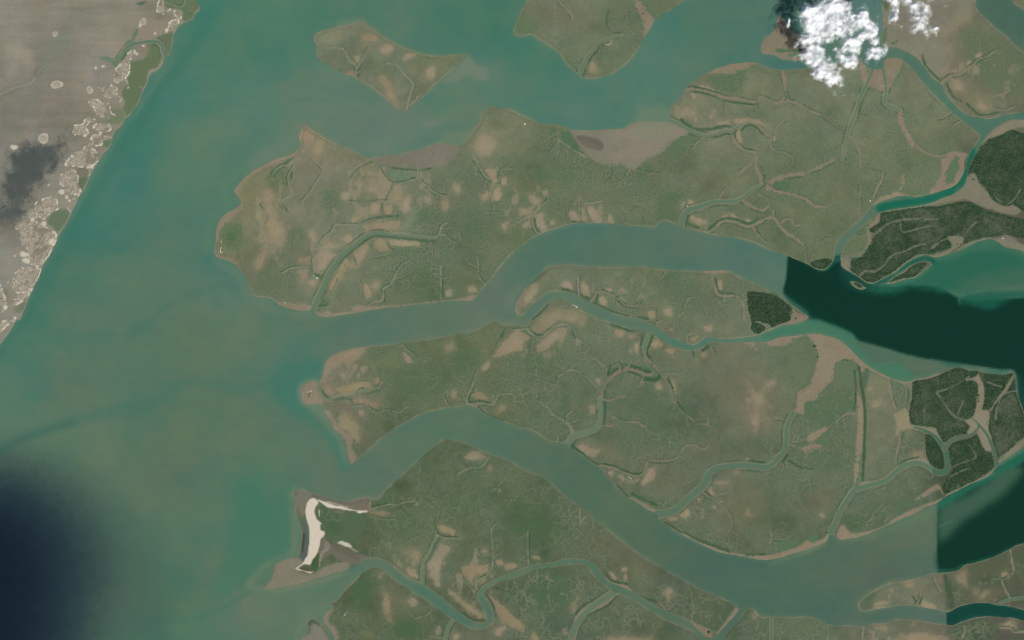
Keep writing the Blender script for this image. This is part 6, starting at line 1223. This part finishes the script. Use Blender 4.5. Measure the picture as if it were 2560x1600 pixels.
if len(jj) > 17000:
    s_ = rngt.choice(len(jj), 17000, replace=False); jj, ii = jj[s_], ii[s_]
V, T, n0 = [], [], 0
for j, i in zip(jj, ii):
    u, t = units[rngt.integers(5)]
    px = GX[i] + rngt.uniform(-1, 1); py = GY[j] + rngt.uniform(-1, 1)
    wx, wy = world(px, py)
    r = rngt.uniform(4.0, 8.0); a = rngt.uniform(0, 6.28)
    ca, sa = math.cos(a) * r, math.sin(a) * r
    vv = np.empty_like(u)
    vv[:, 0] = wx + u[:, 0] * ca - u[:, 1] * sa
    vv[:, 1] = wy + u[:, 0] * sa + u[:, 1] * ca
    vv[:, 2] = h[j, i] - 0.6 + u[:, 2] * r * rngt.uniform(0.5, 0.8)
    V.append(vv); T.append(t + n0); n0 += len(u)
fo = make_mesh("mangrove_trees", np.concatenate(V), np.concatenate(T), None, M_CROWN)
tag(fo, "dense dark mangrove trees covering the eastern islands", "trees", None, "stuff")

# single mangroves that stand apart on the pale flats
SINGLE = [("@32",440,250,12,"largest of three dark mangroves on the upper edge of the broad mud channel"),("@32",470,350,9,"dark mangrove standing lower down on the left edge of the broad mud channel"),("@32",455,285,6,"small mangrove just below the largest one on the broad mud channel"),
("@32",720,375,6,"left one of a close pair of tiny mangroves on the rim of the mud channel"),("@32",750,382,6,"right one of a close pair of tiny mangroves on the rim of the mud channel"),("@32",845,430,6,"tiny mangrove at the head of the straight dark hedge"),("@32",855,225,6,"tiny mangrove right on the bare mud near the green bay"),
("@32",1990,715,10,"biggest of three mangroves in a row on the sandy branch in the dark block"),("@32",1985,742,6,"smallest of three mangroves in a row on the sandy branch in the dark block"),("@32",1990,770,8,"lowest of three mangroves in a row on the sandy branch in the dark block"),
("@32",1890,1015,11,"round mangrove at the bend of the creek hook inside the dark block"),("@32",1530,1110,8,"right one of two mangroves on the mud left of the green creek"),("@32",1500,1100,8,"left one of two mangroves on the mud left of the green creek"),("@32",2040,1215,6,"tiny mangrove at the foot of the wide sand strip in the dark block"),("@32",1950,1155,9,"mangrove on the left edge of the wide sand strip in the dark block"),
("@31",1942,185,9,"single mangrove on the tip of the pale sandy tongue"),("@31",1688,437,12,"larger mangrove on the lower shore of the pale sandy tongue"),("@31",1717,425,7,"smaller mangrove beside the larger one under the pale sandy tongue"),("@31",1790,800,6,"left one of two tiny mangroves on the small pale beach"),("@31",1822,798,7,"right one of two tiny mangroves on the small pale beach"),
("@31",262,1498,9,"mangrove on the pink mud point beside the small dark forest"),("@20",1180,82,6,"upper mangrove on the bare mud strip of the top island"),("@20",1240,130,7,"lower mangrove on the bare mud strip of the top island"),("@23",1860,1440,13,"round bush on the mud point at the lower end of the triangular island"),("@33",655,295,5,"tiny mangrove halfway up the mud bank of the southern creek"),("@33",555,500,6,"tiny mangrove at the mouth of the southern creek")]
def crown_mesh(seed):
    u, t = crown_unit(seed, 9)
    me = bpy.data.meshes.new("crown")
    me.from_pydata([tuple(v) for v in u * np.array([1, 1, 0.9])], [], [tuple(x) for x in t])
    me.materials.append(M_CROWN)
    return me
def trunk_mesh():
    n = 6
    v = [(0.10 * math.cos(2*math.pi*k/n), 0.10 * math.sin(2*math.pi*k/n), 0.0) for k in range(n)] + [(0.06 * math.cos(2*math.pi*k/n), 0.06 * math.sin(2*math.pi*k/n), 0.5) for k in range(n)]
    f = [(k, (k+1) % n, n + (k+1) % n, n + k) for k in range(n)]
    me = bpy.data.meshes.new("trunk"); me.from_pydata(v, [], f); me.materials.append(M_TRUNK)
    return me
crowns = [crown_mesh(50 + s) for s in range(4)]
tm = trunk_mesh()
for n, (t, x, y, r, lb) in enumerate(SINGLE):
    px, py = pts(t + " %f,%f" % (x, y))[0]
    wx, wy = world(px, py)
    e = bpy.data.objects.new("mangrove_tree", None); COL.objects.link(e)
    R = r * TS * M_PX
    e.location = (wx, wy, float(ground_z(px, py)) - 0.1)
    e.scale = (R, R, R * 0.75)
    e.rotation_euler = (0, 0, n * 1.3)
    tag(e, lb, "tree", "lone mangroves on the mud flats")
    tr = bpy.data.objects.new("trunk", tm); COL.objects.link(tr); tr.parent = e
    cr = bpy.data.objects.new("crown", crowns[n % 4]); COL.objects.link(cr); cr.parent = e
    cr.location = (0, 0, 0.32)

# ------------------------------------------------------------------ white shell mounds
M_SHELL = flat_material("white_shells", tuple(lin((190, 186, 165)) / GAIN), 0.9, 0.12, 0.3)
def mound(px, py, rx, ry, rot, hgt, label, group=None):
    n, m = 14, 4
    g = np.random.default_rng(int(px * 7 + py))
    wob = g.uniform(0.8, 1.2, n)
    v = [(0, 0, hgt)]
    for a in range(1, m + 1):
        f = a / m
        for k in range(n):
            th = 2 * math.pi * k / n
            w = 1 + (wob[k] - 1) * f
            v.append((rx * f * w * math.cos(th), ry * f * w * math.sin(th), hgt * (1 - f**2) - (0.6 if a == m else 0)))
    fa = [(0, 1 + k, 1 + (k + 1) % n) for k in range(n)]
    for a in range(m - 1):
        for k in range(n):
            p0 = 1 + a * n + k; p1 = 1 + a * n + (k + 1) % n
            fa.append((p0, p0 + n, p1 + n, p1))
    me = bpy.data.meshes.new("shell_mound"); me.from_pydata(v, [], fa); me.materials.append(M_SHELL)
    me.polygons.foreach_set("use_smooth", np.full(len(me.polygons), True))
    o = bpy.data.objects.new("shell_mound", me); COL.objects.link(o)
    wx, wy = world(px, py)
    o.location = (wx, wy, float(ground_z(px, py)) + 0.3)
    o.rotation_euler = (0, 0, rot)
    return tag(o, label, "mound", group)
GM = "white shell mounds on the islands"
for px, py, rx, ry, rot, lb in [
    (1312, 310, 12, 14, 0.2, "cream white shell mound by the north shore of the largest island"),
    (785, 689.5, 11, 7, -0.4, "smaller of two white shell mounds beside the hooked creek"),
    (792.6, 695, 14, 13, -0.5, "larger of two white shell mounds beside the hooked creek"),
    (1432, 763, 5, 12, 0.1, "smallest and leftmost shell mound in the row beside the narrow creek"),
    (1435, 763, 8, 7, -0.5, "middle shell mound in the row beside the narrow creek"),
    (1440.4, 766.5, 20, 9, -0.55, "longest shell mound in the row beside the narrow creek"),
    (1719, 515.5, 10, 8, 0.7, "little pale shell mound where a creek meets the grey river"),
    (2175.5, 502, 9, 15, 0.0, "pale shell mound on the bank by the turquoise channel bend"),
    (2507, 596, 12, 10, 0.5, "white shell mound on the sandy shore of the dark forest island"),
    (551.3, 628, 8, 24, 0.05, "long white shell bank on the west tip of the largest island"),
    (552.5, 620, 6, 14, -0.6, "short slanting white shell bank just above the long one at the west tip"),
    (555, 632, 12, 6, 0.2, "stubby white shell bank at the foot of the long one at the west tip"),
    (553, 604, 6, 17, 0.15, "greyish shell streak on the west shore above the white banks"),
    (587.5, 634, 4, 8, -0.2, "tiny pale shell patch inland of the west tip"),
    (711, 755.5, 6, 9, 0.1, "upper of two tiny white shell mounds by the south shore"),
    (714.6, 757.4, 9, 6, 0.3, "lower of two tiny white shell mounds by the south shore"),
    (770, 979.5, 6, 16, 0.1, "upright white shell bank on the knobbed west head"),
    (777, 977.5, 18, 6, -0.1, "level white shell bank on the knobbed west head"),
    (1570.5, 1192.3, 6, 6, 0, "leftmost of three tiny pale shell mounds in a green bend"),
    (1574.3, 1193.8, 9, 6, -0.3, "middle and brightest of three tiny pale shell mounds in a green bend"),
    (1578.6, 1196, 7, 8, 0.3, "rightmost of three tiny pale shell mounds in a green bend"),
    (1632, 434.5, 6, 5, 0, "tiny pale shell spot on the green marsh north of the grey river"),
    (1297.5, 972.5, 6, 5, 0.4, "tiny pale shell spot on the green slope of the central island"),
    (862, 1538, 14, 5, 0.9, "thin curved pale shell streak on the green southern land"),
    (957, 1555, 5, 5, 0, "")]:
    if lb:
        mound(px, py, rx, ry, rot, 2.2, lb, GM)

# ------------------------------------------------------------------ two small boats under way
M_HULL = flat_material("boat_paint", tuple(lin((120, 140, 126)) / GAIN), 0.5, 0.1, 1.0)
M_DECK = flat_material("boat_deck", tuple(lin((96, 100, 84)) / GAIN), 0.8, 0.1, 1.0)
def boat(px, py, rot, label):
    wx, wy = world(px, py)
    e = bpy.data.objects.new("boat", None); COL.objects.link(e)
    e.location = (wx, wy, 0); e.rotation_euler = (0, 0, rot)
    tag(e, label, "boat", "boats on the water")
    st = [(-9, 1.5, 1.5), (-5, 2.0, 1.5), (0, 2.2, 1.6), (5, 1.7, 1.9), (9, 0.3, 2.6)]
    v, f = [], []
    for x, w, z in st:
        v += [(x, -w, z), (x, -w * 0.6, -0.6), (x, w * 0.6, -0.6), (x, w, z)]
    for k in range(4):
        a, b = k * 4, k * 4 + 4
        for s in range(3):
            f.append((a + s, a + s + 1, b + s + 1, b + s))
    f.append((0, 3, 2, 1))
    me = bpy.data.meshes.new("hull"); me.from_pydata(v, [], f); me.materials.append(M_HULL)
    o = bpy.data.objects.new("hull", me); COL.objects.link(o); o.parent = e
    v = [(x, sgn * w * 0.85, z - 0.5) for x, w, z in st for sgn in (-1, 1)]
    f = [(2*k, 2*k + 2, 2*k + 3, 2*k + 1) for k in range(4)]
    me = bpy.data.meshes.new("deck"); me.from_pydata(v, [], f); me.materials.append(M_DECK)
    o = bpy.data.objects.new("deck", me); COL.objects.link(o); o.parent = e
    v = [(-5, -1.2, 1), (-1, -1.2, 1), (-1, 1.2, 1), (-5, 1.2, 1), (-4.7, -1, 3), (-1.4, -1, 3), (-1.4, 1, 3), (-4.7, 1, 3)]
    f = [(0, 1, 5, 4), (1, 2, 6, 5), (2, 3, 7, 6), (3, 0, 4, 7), (4, 5, 6, 7)]
    me = bpy.data.meshes.new("cabin"); me.from_pydata(v, [], f); me.materials.append(M_HULL)
    o = bpy.data.objects.new("cabin", me); COL.objects.link(o); o.parent = e
boat(408.6, 691.3, 0.9, "tiny pale boat alone in the open bay")
boat(2447.8, 819, 1.1, "tiny pale boat on the dark green deep water")

# ------------------------------------------------------------------ clouds: closed billowing shells, thin where the cloud is thin
def cloud_material():
    m, nt, out = nt_material("cloud_vapour")
    a = nt.nodes.new("ShaderNodeAttribute"); a.attribute_name = "cover"
    d = nt.nodes.new("ShaderNodeBsdfDiffuse"); d.inputs["Color"].default_value = (0.70, 0.70, 0.69, 1)
    t2 = nt.nodes.new("ShaderNodeBsdfTranslucent"); t2.inputs["Color"].default_value = (0.70, 0.70, 0.69, 1)
    mx = nt.nodes.new("ShaderNodeMixShader"); mx.inputs[0].default_value = 0.25
    nt.links.new(d.outputs[0], mx.inputs[1]); nt.links.new(t2.outputs[0], mx.inputs[2])
    t = nt.nodes.new("ShaderNodeBsdfTransparent")
    m2 = nt.nodes.new("ShaderNodeMixShader")
    g = nt.nodes.new("ShaderNodeNewGeometry")
    n = nt.nodes.new("ShaderNodeTexNoise"); n.inputs["Scale"].default_value = 0.012; n.inputs["Detail"].default_value = 5; n.inputs["Roughness"].default_value = 0.65
    nt.links.new(g.outputs["Position"], n.inputs["Vector"])
    mr = nt.nodes.new("ShaderNodeMapRange")
    mr.inputs["From Min"].default_value = 0.3; mr.inputs["From Max"].default_value = 0.7
    mr.inputs["To Min"].default_value = 0.7; mr.inputs["To Max"].default_value = 1.25
    nt.links.new(n.outputs["Fac"], mr.inputs["Value"])
    mu = nt.nodes.new("ShaderNodeMath"); mu.operation = 'MULTIPLY'; mu.use_clamp = True
    nt.links.new(a.outputs["Fac"], mu.inputs[0]); nt.links.new(mr.outputs["Result"], mu.inputs[1])
    nt.links.new(mu.outputs[0], m2.inputs[0])
    nt.links.new(t.outputs[0], m2.inputs[1]); nt.links.new(mx.outputs[0], m2.inputs[2])
    nt.links.new(m2.outputs[0], out.inputs["Surface"])
    return m
M_CLOUD = cloud_material()
CLOUD_Z = 560.0

def lattice(shape, s, seed, octv, gain=0.55):
    g = np.random.default_rng(seed)
    tot = 0; out = np.zeros(shape, np.float32); amp = 1.0
    for o in range(octv):
        sc_ = max(s / 2**o, 1.01)
        L = g.uniform(-1, 1, (int(shape[0] / sc_) + 3, int(shape[1] / sc_) + 3))
        fy = np.arange(shape[0]) / sc_; fx = np.arange(shape[1]) / sc_
        iy, ix = fy.astype(int), fx.astype(int)
        ty = fy - iy; tx = fx - ix
        ty = (ty*ty*(3-2*ty))[:, None]; tx = (tx*tx*(3-2*tx))[None, :]
        Aa = L[iy] * (1 - ty) + L[iy + 1] * ty
        out += amp * (Aa[:, ix] * (1 - tx) + Aa[:, ix + 1] * tx)
        tot += amp; amp *= gain
    return out / tot * 1.5

def cloud(blobs, seed, label, thick=95.0, wisp=0.55):
    # blobs in tile 3,0 coordinates: x, y, rx, ry, weight
    B = np.array([(640 * 3 + x * TS, y * TS, rx * TS, ry * TS, w) for x, y, rx, ry, w in blobs])
    s = 1.0
    x0, x1 = (B[:, 0] - B[:, 2]).min() - 22, (B[:, 0] + B[:, 2]).max() + 22
    y0, y1 = (B[:, 1] - B[:, 3]).min() - 22, (B[:, 1] + B[:, 3]).max() + 22
    xs = np.arange(x0, x1, s); ys = np.arange(y0, y1, s)
    shp = (len(ys), len(xs))
    nA = lattice(shp, 22, seed, 4, 0.55); nB = lattice(shp, 10, seed + 1, 3, 0.55); nC = lattice(shp, 34, seed + 2, 3)
    wx_ = xs[None, :] + 7 * nA; wy_ = ys[:, None] + 7 * lattice(shp, 18, seed + 3, 4, 0.6)
    D = np.full(shp, -1.0, np.float32)
    for x, y, rx, ry, w in B:
        r2 = ((wx_ - x) / rx)**2 + ((wy_ - y) / ry)**2
        D = np.maximum(D, w * np.clip(1.25 - r2, -1, 1.25)) + 0.15 * w * np.exp(-r2 * 2.2)
    fine = lattice(shp, 5, seed + 9, 2, 0.6)
    D = D + wisp * 0.75 * nA + wisp * 0.5 * nB + 0.2 * nC + wisp * 0.22 * fine - 0.05
    T = np.clip(D + 0.42, 0, None)
    bil = 1 - np.abs(nB) * 0.8
    top = thick * (np.minimum(T, 1.6) ** 0.75) * (0.45 + 0.55 * bil) * (0.8 + 0.3 * nA)
    top = top.astype(np.float32)
    for r_ in (3, 2, 2):
        top = box(box(top, r_, 0), r_, 1)
    top = np.maximum(top, 0.5)
    dens = 0.97 * sstep(0.0, 1.4, T) ** 1.5
    dens = dens * (0.88 + 0.32 * np.clip(nC + nB * 0.7 + fine * 0.25, -1, 1))
    dens = np.clip(dens, 0, 1).astype(np.float32)
    dens = 0.4 * dens + 0.6 * box(box(dens, 1, 0), 1, 1)
    keep = T > 0.015
    ck = keep[:-1, :-1] | keep[1:, :-1] | keep[:-1, 1:] | keep[1:, 1:]
    ny, nx = shp
    j, i = np.nonzero(ck)
    a = j * nx + i
    q = np.stack([a + nx, a + nx + 1, a + 1, a], 1)
    par = (CAM_Z - CLOUD_Z) / CAM_Z
    X, Y = world(xs, ys)
    X = X * par; Y = Y * par
    used, inv = np.unique(q.ravel(), return_inverse=True)
    vj, vi = np.divmod(used, nx)
    n = len(used)
    qt = inv.reshape(-1, 4)
    base = CLOUD_Z - 0.18 * top[vj, vi]
    co = np.concatenate([np.stack([X[vi], Y[vj], CLOUD_Z + top[vj, vi]], 1), np.stack([X[vi], Y[vj], base], 1)])
    o = make_mesh("cloud", co, np.concatenate([qt, qt[:, ::-1] + n]), None, M_CLOUD)
    at = o.data.attributes.new("cover", 'FLOAT', 'POINT')
    dn = dens[vj, vi]
    at.data.foreach_set("value", np.concatenate([dn, dn * 0.25]).astype(np.float32))
    return tag(o, label, "cloud", "white clouds over the estuary")

cloud([(520,150,200,150,1.3),(560,250,150,120,1.3),(610,60,120,110,1.3),(420,330,110,120,0.9),(370,240,70,120,.9),(430,520,110,110,1.2),(540,640,100,100,1.2),(600,730,80,80,1.0),(500,700,80,70,.8),
       (330,400,70,50,.6),(800,230,110,90,.75),(900,160,60,110,.9),(965,270,70,90,1.0),(900,330,80,60,.7),(790,400,90,60,.95),(790,470,80,60,.9),(760,580,80,60,.95),(700,330,70,70,.6),(850,400,30,90,.5),
       (690,520,60,120,.5),(660,770,60,60,.55),(1000,390,50,60,.55),(700,60,80,60,.6)], 11, "largest and brightest white cloud, in the upper right")
cloud([(1030,500,90,60,.75),(960,520,40,40,.5),(1100,470,40,50,.55)], 23, "small round white puff just below the largest cloud", 120)
cloud([(1190,60,55,90,.75),(1180,160,50,60,.8),(1140,210,30,30,.45)], 35, "narrow thin white cloud between the largest cloud and the upright one", 140, 0.6)
cloud([(1330,20,80,50,.7),(1400,60,80,80,.85),(1430,160,90,110,.9),(1420,250,70,70,.85),(1470,310,50,50,.6),(1550,280,60,35,.42),(1480,120,60,80,.7)], 47, "upright white cloud with a trailing wisp, rightmost of the clouds", 180, 0.55)
cloud([(190,215,12,40,.5),(185,190,10,20,.4)], 59, "tiny white shred of cloud left of the largest cloud", 40, 0.4)
